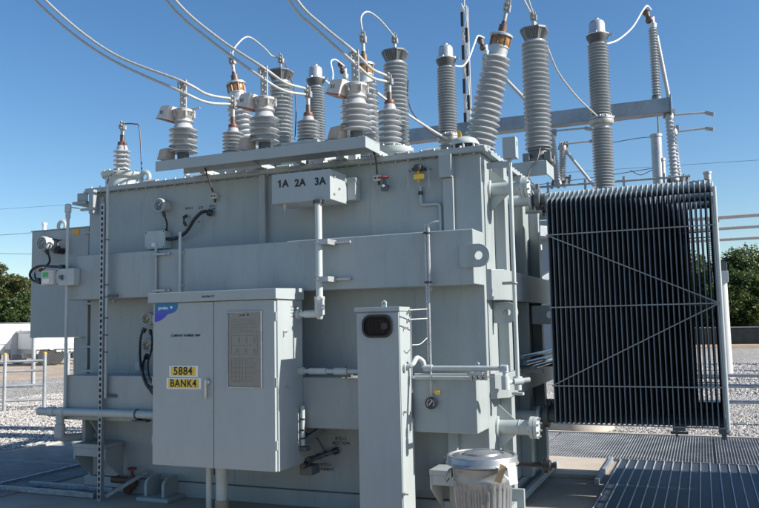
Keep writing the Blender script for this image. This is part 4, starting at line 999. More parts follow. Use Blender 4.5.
text('prolec',.040,(a.x+W*.37,CYF-.0028,a.z-Hh*.27),'ink_white',d1,bold=.0007); MB().lathe([(.011,0),(.011,.001)],(a.x+W*.72,CYF-.0022,a.z-Hh*.25),(0,-1,0),16).build('logo_emblem','ink_white',d1)
# nameplate
a, b = at(228.8,313,Y=CYF), at(261.3,387,Y=CYF)
npl = MB().box(a.x-.004,b.x+.004,CYF-.006,CYF-.0005,b.z-.004,a.z+.004).build('nameplate','plate',d2,bevel=.001)
m = MB()
t_ = .010
for x0,x1,z0,z1 in ((a.x-.012,b.x+.012,a.z,a.z+t_),(a.x-.012,b.x+.012,b.z-t_,b.z),(a.x-.012,a.x-.002,b.z,a.z),(b.x+.002,b.x+.012,b.z,a.z)): m.box(x0,x1,CYF-.016,CYF-.0005,z0,z1)
m.build('nameplate_frame','galv_light',npl,bevel=.002)
text('prolec  ●',.022,((a.x+b.x)/2,CYF-.0068,a.z-.02),'ink',npl)
m = MB(); w_, h_ = b.x-a.x, a.z-b.z; yy = CYF-.0068; rnd = random.Random(5)
def ln(x0,z0,x1,z1,t=.0016): m.bar((a.x+w_*x0,yy,a.z-h_*z0),(a.x+w_*x1,yy,a.z-h_*z1),t,.0006,up=(0,1,0))
for k in range(9): ln(.08,.09+.022*k,.08+rnd.uniform(.5,.84),.09+.022*k)
for k in range(3):
    for q in range(6): ln(.30+.24*k,.33+.014*q,.36+.24*k,.337+.014*q,.002)
    for q in range(4): ln(.24+.26*k,.49+.014*q,.33+.26*k,.496+.014*q,.002)
for x in (.1,.9): ln(x,.31,x,.56)
ln(.1,.31,.9,.31); ln(.1,.56,.9,.56); ln(.1,.44,.9,.44)
for k in range(14): ln(.10,.62+.024*k,.44,.62+.024*k); ln(.52,.62+.024*k,.92-rnd.uniform(0,.15),.62+.024*k)
for x in (.1,.22,.34,.44,.52): ln(x,.62,x,.93)
m.build('engraving','plate_ink',npl,flat=True)
# handle
a = at(207.5,383,Y=CYF)
m = MB().lathe([(.024,0),(.024,.02),(.015,.025)],(a.x+.008,CYF-.0005,a.z+.01),(0,-1,0),16); m.box(a.x-.006,a.x+.016,CYF-.040,CYF-.022,a.z-.13,a.z+.03); m.box(a.x-.012,a.x+.02,CYF-.022,CYF-.0005,a.z-.015,a.z+.035); m.build('door_handle','stainless',d1,bevel=.003)
MB().box(mid-.004,mid+.006,CYF-.003,CYF+.01,CZ0-.05,CZ0+.0).build('drip_tab','black_metal',cb)
m = MB().cyl((-2.24,-.52,0),(-2.24,-.52,CZ0),.052,24); m.build('support_leg','paint_pipe',cb)
m = MB().cyl((-2.35,-.55,0),(-2.35,-.55,CZ0),.026,16); m.build('conduit_leg','paint_pipe',cb)
m = MB().box(-2.36,-2.12,-.64,-.40,0,.012); m.cyl((-2.24,-.52,.012),(-2.24,-.52,.13),.058,24); m.build('leg_base','concrete',cb)
m = MB().box(-2.7,-2.62,-.349,-.346,.6,1.1); m.box(-1.70,-1.62,-.349,-.346,.6,1.1); m.build('mount_rail','galv_dull',cb)
# small white conduit at lower right of cabinet
cd2 = thing('short_conduit','short pale conduit strapped on the lower right edge of the cabinet','conduit',(-1.50,-.42,.6))
MB().cyl((-1.505,-.41,.60),(-1.505,-.41,.93),.020,14).build('tube','paint_pipe',cd2)
m = MB()
for z in (.82,.73,.66): m.torus((-1.505,-.41,z),(0,0,1),.022,.007,14,6)
m.build('strap','black_metal',cd2)
m = MB().box(-1.62,-1.46,-.44,-.36,.555,.59); m.bar((-1.60,-.4,.57),(-1.42,-.2,.72),.05,.05); m.build('fitting','dark_flange',cd2)
hose('black lead arching from the short conduit to a probe on the lower tank wall',[P_(305,434,-.36),P_(315,436,-.2),P_(322,446,-.1),P_(327,455,-.03)],.008,'dark_flange')
hose('twisted pair of dark leads crossing to the ambient probe',[P_(303,466,-.35),P_(316,458,-.15),P_(326,454,-.06),P_(338,450,-.03)],.016,'dark_flange')
hose('short dark probe lead below the lower beam',[P_(308,460,-.3),P_(313,457,-.15),P_(320,456,-.03)],.014,'dark_flange')
a = at(310,470,Y=-.2); tag(MB().box(a.x-.06,a.x+.06,-.28,-.13,a.z-.03,a.z+.05).build('probe_box','dark_flange',bevel=.006),'small dark probe housing below the right edge of the cabinet','junction box')

# --- pillar enclosure
PYF = -.64; PX0, PX1 = at(357.6,400,Y=PYF).x, at(401,400,Y=PYF).x; PYB = at(411.5,330,X=PX1).y
pb = thing('pillar_enclosure','narrow tall grey pillar box with an oval dark window near its top','enclosure',(-.72,-.5,0))
zc = at(378,310,Y=PYF).z
MB().box(PX0,PX1,PYF+.012,PYB,.0,zc-.012).build('body','paint_box',pb,bevel=.004)
dr = MB().box(PX0+.004,PX1-.006,PYF,PYF+.011,.02,zc-.022).build('door','paint_box',pb,bevel=.002)
MB().box(PX0-.012,PX1+.008,PYF-.012,PYB+.005,zc-.012,zc+.022).build('cap','paint_box',pb,bevel=.003)
a, b = at(362.5,315,Y=PYF), at(393,337.5,Y=PYF); cxw,czw = (a.x+b.x)/2,(a.z+b.z)/2; hw,hh = (b.x-a.x)/2,(a.z-b.z)/2
def stad(w,h,r): 
    out = []
    for sx,sz,a0 in ((1,1,0),(-1,1,90),(-1,-1,180),(1,-1,270)):
        for k in range(0,91,10): out.append((sx*(w-r)+r*math.cos(R(a0+k)), sz*(h-r)+r*math.sin(R(a0+k))))
    return out
m = MB(); o1 = stad(hw,hh,hh*.8); o2 = stad(hw-.016,hh-.016,hh*.8-.012); n_ = len(o1)
vs = [(cxw+x,PYF-.018,czw+z) for x,z in o1]+[(cxw+x,PYF-.018,czw+z) for x,z in o2]+[(cxw+x,PYF-.0005,czw+z) for x,z in o1]+[(cxw+x,PYF-.0005,czw+z) for x,z in o2]
fs = []
for k in range(n_):
    j = (k+1)%n_; fs += [(k,j,n_+j,n_+k),(k,2*n_+k,2*n_+j,j),(n_+k,n_+j,3*n_+j,3*n_+k)]
m.add(vs,fs); wf = m.build('window_gasket','black_rubber',dr)
MB().prism(o2,(cxw,PYF-.0006,czw),(1,0,0),(0,0,1),(0,-.004,0)).build('window_pane','glass_dark',wf)
m = MB()
for k,wd in enumerate((.018,.012,.02,.03,.012,.02)): x = cxw-hw*.62+k*hw*.24; m.box(x,x+wd,PYF-.0056,PYF-.0048,czw-hh*.62,czw+hh*.6)
m.build('instrument_strip','instrument_dark',wf)
m = MB(); c = (cxw+hw*.45,PYF-.0058,czw); m.lathe([(.028,0),(.028,.001)],c,(0,-1,0),20); m.build('instrument_dial','black_metal',wf)
c = at(384,300,Y=(PYF+PYB)/2); m = MB().torus((c.x,(PYF+PYB)/2,zc+.055),(0,1,0),.016,.009,16,8); m.box(c.x-.02,c.x+.02,(PYF+PYB)/2-.008,(PYF+PYB)/2+.008,zc+.022,zc+.045); m.build('lifting_eye','paint_pipe',pb)
m = MB()
for py in (312,320.5): 
    c = at(407,py,X=PX1); m.lathe([(.014,0),(.014,.02),(.009,.03)],(PX1,c.y,c.z),(1,0,0),10)
for py in (328,412,494):
    c = at(403.5,py,X=PX1); m.box(PX1,PX1+.012,c.y-.012,c.y+.012,c.z-.01,c.z+.01); m.lathe([(.007,0),(.007,.03)],(PX1+.008,c.y,c.z),(1,0,0),8)
m.build('side_latch','stainless',pb)
m = MB().box(PX1,PX1+.006,PYB-.03,PYB-.015,.85,1.05); m.build('side_handle','dark_flange',pb)
# boss behind at the pillar left
# --- horizontal pipes
lp = thing('level_pipe','pale pipe with couplings between the cabinet and the pillar box','pipe',(-1.2,-.42,1.2))
a = at(306,371,Y=-.42); b = at(356,371.5,Y=-.42)
MB().cyl((CX1+.001,-.42,a.z),(PX0+.1,-.42,a.z),.019,14).build('tube','paint_pipe',lp)
m = MB()
for px,l,rr in ((318,.16,.027),(341,.12,.03)): x = at(px,371,Y=-.42).x; m.cyl((x-l/2,-.42,a.z),(x+l/2,-.42,a.z),rr,14)
m.cyl((CX1+.001,-.42,a.z),(CX1+.05,-.42,a.z),.032,8); m.build('coupling','paint_pipe',lp)
x = at(348,376,Y=-.36).x; m = MB().box(x-.04,x+.04,-.42,-.346,a.z-.05,a.z-.03); m.cyl((x,-.40,a.z-.06),(x,-.40,a.z+.04),.008,6); m.build('bracket','dark_flange',lp)
rp = thing('corner_pipe','pale pipe running right from the pillar box to an elbow at the tank corner','pipe',(-.2,-.42,1.2))
z = at(440,368,Y=-.44).z; xe = at(505,369,Y=-.44).x
x0 = at(424,368,Y=-.44).x
m = MB().pipe([(x0,-.44,z),(xe,-.44,z),(xe,-.44,z-.11),(xe+.0,-.30,z-.115),(xe+.14,-.22,z-.10)],.019,.03,14); m.build('tube','paint_pipe',rp)
m = MB().pipe([(PX1+.001,-.56,z+.01),(PX1+.07,-.55,z+.03),(x0-.05,-.46,z+.09),(x0,-.44,z+.05),(x0,-.44,z)],.019,.05,12); m.build('offset_bend','paint_pipe',rp)
m = MB().cyl((xe,-.44,z-.06),(xe,-.44,z-.16),.032,14); m.cyl((xe,-.44,z+.018),(xe,-.44,z-.03),.027,14); m.cyl((xe-.03,-.44,z),(xe+.02,-.44,z),.027,14); m.cyl((x0+.0,-.44,z),(x0+.07,-.44,z),.027,14); m.cyl((PX1+.001,-.56,z+.01),(PX1+.02,-.56,z+.01),.034,10); m.cyl((xe+.03,-.29,z-.115),(xe+.09,-.25,z-.11),.027,12); m.build('coupling','paint_pipe',rp)
xr = at(478,368,Y=-.44).x; m = MB().torus((xr-.01,-.42,z+.03),(0,1,0),.012,.005,12,6); m.box(xr-.05,xr+.03,-.45,-.36,z-.055,z-.035); m.build('support_clip','galv_light',rp)
r2 = thing('thin_rails','pair of thin pale rails under the corner pipe along the lower beam top','pipe',(-.2,-.36,1.17))
x1 = at(488,376,Y=-.37).x
for zz,rr,l in ((z-.055,.009,x1),(z-.085,.011,x1-.02)): MB().cyl((PX1+.02,-.37,zz),(l,-.37,zz),rr,10).build('rail','paint_pipe',r2)
m = MB()
for px in (471,476,481,486): x = at(px,374,Y=-.38).x; m.box(x-.01,x+.012,-.40,-.355,z-.095,z-.035)
m.bar((x1-.04,-.39,z-.07),(x1+.06,-.39,z-.07),.008,.008); m.build('bolted_clip','cast_alloy',r2)
# left plumbing: big pipe near the bottom left, standpipe, perforated strut, conduit
zb_ = at(100,413,Y=-.40).z
bp_ = thing('large_pipe','fat pale level pipe along the lower left of the tank with a capped end','pipe',(-3.9,-.40,zb_))
xa = at(38,411,Y=-.40).x; xb = CX0-.02
MB().lathe([(.02,0),(.038,.01),(.038,xb-xa)],(xa,-.40,zb_),(1,0,0),18).build('tube','paint_pipe',bp_)
m = MB()
for px in (52,62): x = at(px,412,Y=-.40).x; m.cyl((x-.04,-.40,zb_),(x+.04,-.40,zb_),.047,18)
m.build('coupling','paint_pipe',bp_)
m = MB(); x = at(137,414,Y=-.4).x; m.torus((x,-.40,zb_),(1,0,0),.042,.008,18,6); m.box(x-.01,x+.01,-.42,-.346,zb_-.06,zb_-.04); m.box(x-.06,x+.12,-.42,-.346,zb_-.07,zb_-.055); m.build('pipe_clamp','dark_flange',bp_)
xs = at(63,430,Y=-.36).x
m = MB().pipe([(xs,-.40,zb_-.03),(xs,-.40,zb_-.25),(xs+.02,-.2,zb_-.27),(xs+.15,.05,zb_-.27)],.040,.05,14); m.build('drop_leg','paint_box',bp_)
m = MB().cyl((xs,-.40,zb_-.12),(xs,-.40,zb_-.24),.050,16); m.build('drop_coupling','paint_box',bp_)
sp = thing('standpipe','thin pale standpipe with a capped top rising at the left end of the beams','pipe',(at(66,300,Y=-.37).x,-.37,zb_))
xt, zt_ = at(68,215,Y=-.37).x, at(68,204,Y=-.37).z
MB().cyl((xt,-.37,zb_),(xt,-.37,zt_-.08),.016,12).build('tube','paint_pipe',sp)
m = MB().lathe([(.018,0),(.024,.01),(.024,.06),(.032,.065),(.032,.14),(.02,.15)],(xt,-.37,zt_-.15),(0,0,1),16); m.cyl((xt,-.37,zt_-.03),(xt+.12,-.30,zt_-.05),.006,8); m.build('cap_fitting','paint_pipe',sp)
MB().box(xt+.10,xt+.27,-.31,-.28,zt_-.07,zt_-.045).build('support_arm','paint_box',sp)
# perforated strut
st = thing('perforated_strut','tall narrow perforated steel strut standing before the left end of the tank','strut',(at(101,497,Y=-.40).x,-.40,0))
xs2 = at(102,350,Y=-.40).x; ztop = at(104,203,Y=-.40).z
m = MB(); w2 = .022
m.box(xs2-w2,xs2-w2+.010,-.42,-.418,.0,ztop); m.box(xs2+w2-.010,xs2+w2,-.42,-.418,.0,ztop)
z = .0
while z < ztop: m.box(xs2-w2+.010,xs2+w2-.010,-.42,-.418,z,min(ztop,z+.022)); z += .055
m.box(xs2-w2,xs2-w2+.002,-.418,-.378,0,ztop); m.box(xs2+w2-.002,xs2+w2,-.418,-.378,0,ztop)
m.build('channel','galv',st,flat=True)
m = MB().box(xs2-w2+.002,xs2+w2-.002,-.384,-.38,0,ztop); m.build('channel_back','dark_flange',st,flat=True)
m = MB()
for z in (.02,.10): pass
m.bar((xs2+.02,-.36,.03),(xs2+.26,-.04,.22),.03,.03); m.build('rear_stay','galv_dull',st)
cz = thing('strut_conduit','thin white conduit clipped along the perforated strut','conduit',(xs2+.04,-.39,.9))
z0_, z1_ = at(105,398,Y=-.39).z, at(106.5,184,Y=-.39).z
MB().cyl((xs2+.038,-.39,z0_),(xs2+.038,-.39,z1_),.014,12).build('tube','paint_pipe',cz)
m = MB()
for py in (240,285,297,318,335,352): z = at(105,py,Y=-.39).z; m.torus((xs2+.038,-.39,z),(0,0,1),.017,.006,12,6)
for py in (296,396): z = at(105,py,Y=-.39).z; m.cyl((xs2+.04,-.38,z),(xs2+.14,-.35,z),.014,8)
m.build('clip','dark_flange',cz)
hose('thin brown lead climbing from the conduit top to the corner bushing turret',[P_(107,184,-.39),P_(110,176,-.2),P_(116,172,.02)],.006,'cable_dark',grp='thin dark leads',glands=False)
# floor channels at the left
for k,(y0,lab) in enumerate(((-.36,'front galvanised floor channel reaching left from the strut foot'),(-.10,'rear galvanised floor channel reaching left from the tank foot'))):
    tag(MB().box(-5.15+.25*k,-3.80,y0,y0+.045,.004,.05).box(-5.15+.25*k,-3.80,y0+.047,y0+.09,.004,.03).build('floor_channel','galv_dull',bevel=.003),lab,'channel','floor channels left of the tank')
o = tag(MB().box(-5.2,-5.16,-.5,1.6,.004,.045).build('floor_channel','galv_dull',bevel=.003),'floor channel running away along the edge of the shaded grating','channel','floor channels left of the tank')
# drain valve with red wheel
a = at(132,487,Y=-.10); vb = thing('drain_valve','rusty brown drain valve with a small red handwheel at the tank foot','valve',(a.x,-.1,.1))
x,z = a.x,a.z
m = MB().cyl((x-.22,-.10,z+.06),(x-.22,-.001,z+.06),.03,12); m.cyl((x-.24,-.10,z+.06),(x-.02,-.10,z+.06),.032,12); m.lathe([(.03,0),(.048,.03),(.052,.08),(.035,.11),(.018,.14),(.012,.2)],(x,-.10,z-.02),(0,0,1),16); m.lathe([(.045,0),(.045,.03)],(x-.05,-.10,z-.02),(0,0,-1),12); m.lathe([(.03,0),(.04,.08)],(x,-.10,z+.02),(-.3,-.6,-.6),12); m.build('valve_body','cast_valve',vb)
m = MB().torus((x,-.10,z+.175),(.1,-.15,1),.040,.007,20,6); m.bar((x-.04,-.10,z+.175),(x+.04,-.10,z+.175),.012,.008); m.bar((x,-.14,z+.175),(x,-.06,z+.175),.008,.012,up=(1,0,0)); m.build('handwheel','handwheel',vb)

# --- annex box at the left end
AY = .5; a = at(32,232,Y=AY); AX0 = a.x; z1 = a.z; z0 = at(31,338,Y=AY).z
ax = thing('annex_box','large plain grey box hung off the left end of the tank','equipment box',(-4.9,.9,z0))
MB().box(AX0,-4.50,AY,AY+.9,z0,z1).build('body','paint',ax,bevel=.006)
MB().box(-4.498,-4.362,AY+.02,AY+.5,1.30,2.80).build('side_flange','paint',ax,bevel=.004)
MB().box(AX0-.01,-4.50,AY-.01,AY+.91,z1,z1+.012).build('lid','paint',ax,bevel=.003)
p = at(62,225,Y=.7); m = MB().torus((p.x,.7,z1+.075),(0,1,0),.055,.020,24,8); m.box(p.x-.04,p.x+.04,.685,.715,z1+.012,z1+.04); m.build('lifting_eye','paint_pipe',ax)
p = at(44.5,228,Y=.7); MB().lathe([(.03,0),(.03,.02),(.022,.025),(.022,.09),(.03,.095),(.03,.12)],(p.x,.7,z1+.012)).build('vent_plug','white_plastic',ax)
p, q = at(73,229.5,Y=AY), at(79.5,234.5,Y=AY); MB().box(p.x,q.x,AY-.003,AY-.0005,q.z,p.z).build('orange_label','orange_tag',ax)
MB().box(-4.95,-4.50,AY+.05,AY+.5,1.02,z0-.002).build('lower_box','paint',ax,bevel=.004)
gauge('dial_gauge','round dial gauge on the big annex box at the left end of the tank',42,243.5,AY,.080,.14,group='round dial gauges')
p = at(58,249,Y=AY-.08); o = thing('annex_valve','black valve with a flat handwheel on the annex box face','valve',(p.x,AY,p.z))
m = MB().cyl((p.x,AY-.002,p.z-.02),(p.x,AY-.10,p.z-.02),.035,12); m.lathe([(.04,0),(.05,.03),(.03,.08),(.014,.1),(.014,.16)],(p.x,AY-.09,p.z-.05),(0,0,1),14); m.build('valve_body','black_metal',o)
m = MB().torus((p.x,AY-.09,p.z+.105),(0,0,1),.05,.008,20,6); m.bar((p.x-.05,AY-.09,p.z+.105),(p.x+.05,AY-.09,p.z+.105),.014,.01); m.build('handwheel','black_metal',o)
hose('black lead curving down from the annex box gauge',[P_(46,250,AY-.10),P_(49,256,AY-.08),P_(49.5,262,AY-.1),P_(45,267,AY-.2),P_(41,270,-.1)],.012)
hose('black cable looping round the left of the green screened monitor',[P_(64,267,-.38),P_(52,266.5,-.36),P_(40,266,-.34),P_(32,270,-.34),P_(30,276,-.36),P_(34,281,-.38),P_(41,282,-.40)],.013)
hose('second black cable loop behind the green screened monitor',[P_(45,267,-.2),P_(38,269,-.28),P_(35,274,-.33),P_(36,279,-.36),P_(40,280,-.39)],.010)
# monitor with green screen and round box
a, b = at(41,270.5,Y=-.43), at(52.5,284.5,Y=-.43)
o = thing('transmitter','small pale transmitter box with a green screen at the left end of the upper beam','monitor',(a.x,-.4,b.z))
MB().box(a.x,b.x,-.43,-.33,b.z,a.z).build('case','guard_plastic',o,bevel=.006)
p, q = at(43,272.5,Y=-.43), at(48,277,Y=-.43); MB().box(p.x,q.x,-.434,-.4305,q.z,p.z).build('green_screen','green_tag',o)
p, q = at(42.5,279,Y=-.43), at(49,283,Y=-.43); MB().box(p.x,q.x,-.433,-.4305,q.z,p.z).build('white_label','white_plastic',o)
a, b = at(55,269,Y=-.40), at(73.5,285,Y=-.40); h2 = (a.z-b.z)/2
o = thing('instrument_housing','pale half round instrument housing right of the green screened transmitter','instrument',(a.x,-.38,b.z))
poly = [(h2*(1-math.cos(R(t))),h2*math.sin(R(t))) for t in range(-90,91,15)]+[(b.x-a.x,h2),(b.x-a.x,-h2)]
MB().prism(poly,(a.x,-.40,(a.z+b.z)/2),(1,0,0),(0,0,1),(0,.086,0)).build('housing','paint_pipe',o,bevel=.006)
m = MB().cyl((a.x+h2*1.0,-.402,(a.z+b.z)/2),(a.x+h2*1.0,-.42,(a.z+b.z)/2),.018,12); m.bar((a.x+h2+.02,-.41,(a.z+b.z)/2+.02),(a.x+h2+.02,-.41,(a.z+b.z)/2-.03),.014,.014); m.build('connector','dark_flange',o)

# ============================================================ TRASH CAN
tc_ = (.21,-1.02,0); ZL = .665
tr = thing('trash_can','ribbed galvanised trash can with its lid on, paper tags hanging from the rim','trash can',tc_)
N = 180
def rib(r,z,a): 
    k = 1 if .07 < z < .52 else 0
    c = math.cos(a*30); return r*(1-k*.04*max(0,min(1,(c+.35)*1.6)))
prof = [(.165,0),(.172,.004),(.174,.05),(.170,.065),(.172,.075)]+[(.172+(.200-.172)*t,.075+(.50-.075)*t) for t in [i/14 for i in range(15)]]+[(.204,.53),(.208,.545),(.203,.56),(.206,.61),(.212,.618),(.212,.628),(.207,.632),(.207,.655),(.214,.66),(.214,.668),(.206,.668)]
MB().lathe(prof,tc_,n=N,rib=rib).build('body','galv_can',tr)
lid = [(.232,-.03),(.246,-.034),(.250,-.028),(.244,-.018),(.240,-.012),(.241,.018),(.236,.026),(.222,.028),(.214,.018),(.198,.018),(.190,.026),(.150,.032),(.142,.026),(.128,.028),(.120,.040),(.07,.052),(.03,.055),(.0,.056)]
MB().lathe([(r,z+ZL+.01) for r,z in lid],tc_,(0.0,0.0,1),64).build('lid','galv_can',tr)
m = MB()
for t in range(13): pass
m.tube([(tc_[0]-.06,tc_[1]-.02,ZL+.055),(tc_[0]-.05,tc_[1]-.02,ZL+.068),(tc_[0],tc_[1],ZL+.070),(tc_[0]+.05,tc_[1]+.02,ZL+.068),(tc_[0]+.06,tc_[1]+.02,ZL+.055)],.004,8); m.build('lid_handle','galv_can',tr)
m = MB(); lx = tc_[0]-.215; m.box(lx-.006,lx+.012,tc_[1]-.06,tc_[1]+.06,.54,.60); m.tube([(lx,tc_[1]-.07,.60),(lx-.03,tc_[1]-.075,.54),(lx-.045,tc_[1],.50),(lx-.03,tc_[1]+.075,.54),(lx,tc_[1]+.07,.60)],.006,8); m.tube([(lx-.03,tc_[1],.66),(lx-.055,tc_[1]-.01,.675)],.005,6); m.build('side_handle','galv_can',tr)
def tagpaper(px,py,w,h,rotz,tilt,mt):
    p = at(px,py,Y=tc_[1]-.19); M_ = Matrix.Rotation(rotz,4,'Z')@Matrix.Rotation(tilt,4,'Y')
    vs = [p+M_@Vector(v) for v in ((-w/2,0,0),(w/2,0,0),(w/2,.012,-h),(-w/2,.006,-h),(-w/2,.002,0),(w/2,.002,0),(w/2,.014,-h),(-w/2,.008,-h))]
    MB().add(vs,[(0,1,2,3),(7,6,5,4),(0,4,5,1),(1,5,6,2),(2,6,7,3),(3,7,4,0)]).build('hang_tag',mt,tr)
tagpaper(511,463.0,.060,.14,R(35),R(-8),'paper'); tagpaper(503.5,465,.045,.12,R(20),R(20),'kraft'); tagpaper(499,471,.012,.09,R(20),R(-50),'paper')

# cabinets added unseen, right of the frame, to shade the trench covers
for k,(y0,y1,hh_) in enumerate(((.75,1.95,2.1),(2.1,2.85,2.15))):
    g_ = thing('switchgear_cabinet',['grey outdoor switchgear cabinet, nearer one, right of the trench covers','grey outdoor switchgear cabinet, farther one, right of the trench covers'][k],'switchgear',(4.8,(y0+y1)/2,0),'switchgear cabinets right of the trench covers')
    MB().box(4.2,5.4,y0,y1,.12,hh_).build('body','paint_box',g_,bevel=.008); MB().box(4.25,5.35,y0+.05,y1-.05,-.1,.12).build('plinth','concrete_pale',g_)
    MB().box(4.12,5.48,y0-.06,y1+.06,hh_,hh_+.06).build('roof','paint_box',g_,bevel=.008)
    d_ = MB().box(4.178,4.199,y0+.04,y1-.04,.18,hh_-.06).build('door','paint_box',g_,bevel=.004)
    MB().box(4.15,4.178,y0+.12,y0+.15,1.0,1.2).build('handle','stainless',d_)
    m = MB()
    for q in range(8): m.box(4.170,4.178,y0+.3,y1-.3,.35+.03*q,.365+.03*q)
    m.build('louvre','dark_flange',d_)
# ============================================================ BACKGROUND RIGHT : bus stands, rails, fence
for i,Y in enumerate((16.5,20.0,23.5)):
    b = at(722,217.3+11.2*i,Y=Y); x = at(719.5,260,Y=Y).x if i == 0 else [None, at(680,300,Y=Y).x, at(668,300,Y=Y).x][i]
    zc_ = b.z
    r = thing('bus_stand',['nearest pale round post with ribbed insulator carrying the top bus tube','middle bus post glimpsed through the right end of the fins','farthest bus post glimpsed through the right end of the fins'][i],'post',(x,Y,0),'posts carrying the level bus tubes')
    zp = at(722,262,Y=16.5).z
    MB().lathe([(.19,0),(.17,.1),(.155,zp-.55)],(x,Y,0),n=24).build('post','post_grey',r)
    MB().box(x-.17,x+.17,Y-.17,Y+.17,zp-.25,zp).build('post_head','dark_flange',r,bevel=.01)
    MB().box(x-.19,x+.19,Y-.19,Y+.19,zp-.55,zp-.251).build('post_collar','post_grey',r,bevel=.01)
    MB().lathe(sheds(zp+.02,zc_-.12,20,.07,.13),(x-.12,Y,0),n=20).build('insulator','porcelain_dark',r)
    m = MB().box(x-.22,x+.05,Y-.06,Y+.06,zc_-.12,zc_-.06); m.build('clamp','cast_alloy',r)
    tb = MB().cyl((x-1.3,Y,zc_),(x+14,Y,zc_),.055,14).build('bus_tube','switch_grey'); tag(tb,['top level bus tube leaving the frame at the right','middle level bus tube leaving the frame at the right','lowest level bus tube leaving the frame at the right'][i],'bus tube','level bus tubes')
    for k in range(1,3):
        xx = x+5.2*k
        if i: MB().lathe([(.19,0),(.155,zp)],(xx,Y,0),n=16).build('far_post','post_grey',r); MB().lathe(sheds(zp+.02,zc_-.05,20,.07,.13),(xx,Y,0),n=16).build('insulator','porcelain_dark',r)
rl = thing('pipe_barrier','low barrier of three galvanised pipes right of the radiators','barrier',(2.2,6.6,0))
for zz in (.72,.56,.32): MB().cyl((.9,6.75,zz),(9.5,6.75,zz),.028,12).build('rail','galv_light',rl)
for xx in (.9,4.2,7.5): MB().cyl((xx,6.75,0),(xx,6.75,.76),.03,12).build('post','galv_light',rl)
rf = thing('dark_screen_fence','low dark screened fence with a pale top rail below the trees at the right','fence',(6,43,0))
MB().box(-12,45,42.98,43.02,.05,.95).build('mesh_screen','dark_screen',rf)
MB().cyl((-12,43,1.02),(45,43,1.02),.03,8).build('top_rail','galv_light',rf)
m_ = MB(); m_.cyl((2.6,43,0),(2.6,43,1.5),.04,8).build('fence_post','galv_light',rf)
for xx in (-10,-4,9,15,21): MB().cyl((xx,43,0),(xx,43,1.1),.035,8).build('fence_post','galv_light',rf)
o = thing('far_building','low blue grey building glimpsed between the tank and the radiators','building',(-6,30,0))
a = at(541,222,Y=30); b = at(541,240,Y=30)
MB().box(a.x-8,a.x+1.5,30,34,0,b.z).build('wall','building_wall',o); MB().prism([(-9.2,b.z),(2.0,b.z),(1.2,a.z),(-8.6,a.z)],(a.x,29.6,0),(1,0,0),(0,0,1),(0,4.8,0)).build('roof','building_wall',o)

a = at(533.5,250,Y=8.0); b = at(533.5,300,Y=8.0)
o = thing('post_insulator','pale ribbed insulator post glimpsed between the tank end and the radiators','insulator',(a.x,8,0))
MB().cyl((a.x,8,0),(a.x,8,b.z),.09,14).build('post','post_grey',o); MB().lathe(sheds(b.z,a.z,9,.06,.10),(a.x,8,0),n=18).build('sheds','white_steel',o)
MB().box(a.x-.14,a.x+.14,7.9,8.1,a.z,a.z+.10).build('cap','white_steel',o,bevel=.01)
# ============================================================ BACKGROUND LEFT : gate, chain link fence, trailers
def ground_at(px,py): return at(px,py,Z=0)
gA = ground_at(4,411); gB = ground_at(44,409)
dv = (gB-gA).normalized()
gt = thing('pipe_gate','galvanised pipe gate with four level bars left of the tank','gate',gA)
for s_,q in ((0,0),(1,0),(1,.45)):
    p = gA+dv*((gB-gA).length*s_+q)
    MB().cyl(p,p+Vector((0,0,1.13)),.036,12).build('post','galv_light',gt)
    MB().lathe([(.038,0),(.038,.03),(.02,.045)],p+Vector((0,0,1.13)),n=12).build('yellow_cap','yellow',gt) if q==0 else None
for zz in (1.0,.80,.50,.20):
    MB().cyl(gA-dv*3.2+Vector((0,0,zz)),gB+Vector((0,0,zz)),.028,10).build('bar','galv_light',gt)
    MB().cyl(gB+dv*.45+Vector((0,0,zz)),gB+dv*3.2+Vector((0,0,zz)),.028,10).build('bar','galv_light',gt)
# chain-link fence
cf = thing('chain_link_fence','tall thin chain link fence standing behind the pipe gate','fence',(0,0,0))
c0 = ground_at(33,387); c0 = Vector((c0.x,c0.y,0)); fd = Vector((math.cos(R(38)),math.sin(R(38)),0))
m = MB()
for k in range(-60,60):
    pass
L_len, Hf, st_ = 12.0, 1.85, .07
n_ = int(L_len/st_)
for k in range(n_+int(Hf/st_)):
    for sg in (1,-1):
        s0 = k*st_-(Hf if sg==1 else 0)
        u0 = max(0,s0); 
        if sg == 1: z0_ = u0-s0; u1 = min(L_len,s0+Hf); z1_ = u1-s0
        else: z0_ = Hf-(u0-s0); u1 = min(L_len,s0+Hf); z1_ = Hf-(u1-s0)
        if u1 > u0: m.bar(c0+fd*(u0-8)+Vector((0,0,z0_)),c0+fd*(u1-8)+Vector((0,0,z1_)),.0022,.0022)
m.build('mesh','galv_light',cf,flat=True)
for k in (-8,-4.05,0,3.98): MB().cyl(c0+fd*k,c0+fd*k+Vector((0,0,1.9)),.045 if k else .06,10).build('fence_post','galv_light',cf)
MB().cyl(c0-fd*8+Vector((0,0,Hf)),c0+fd*4+Vector((0,0,Hf)),.022,8).build('top_rail','galv_light',cf)
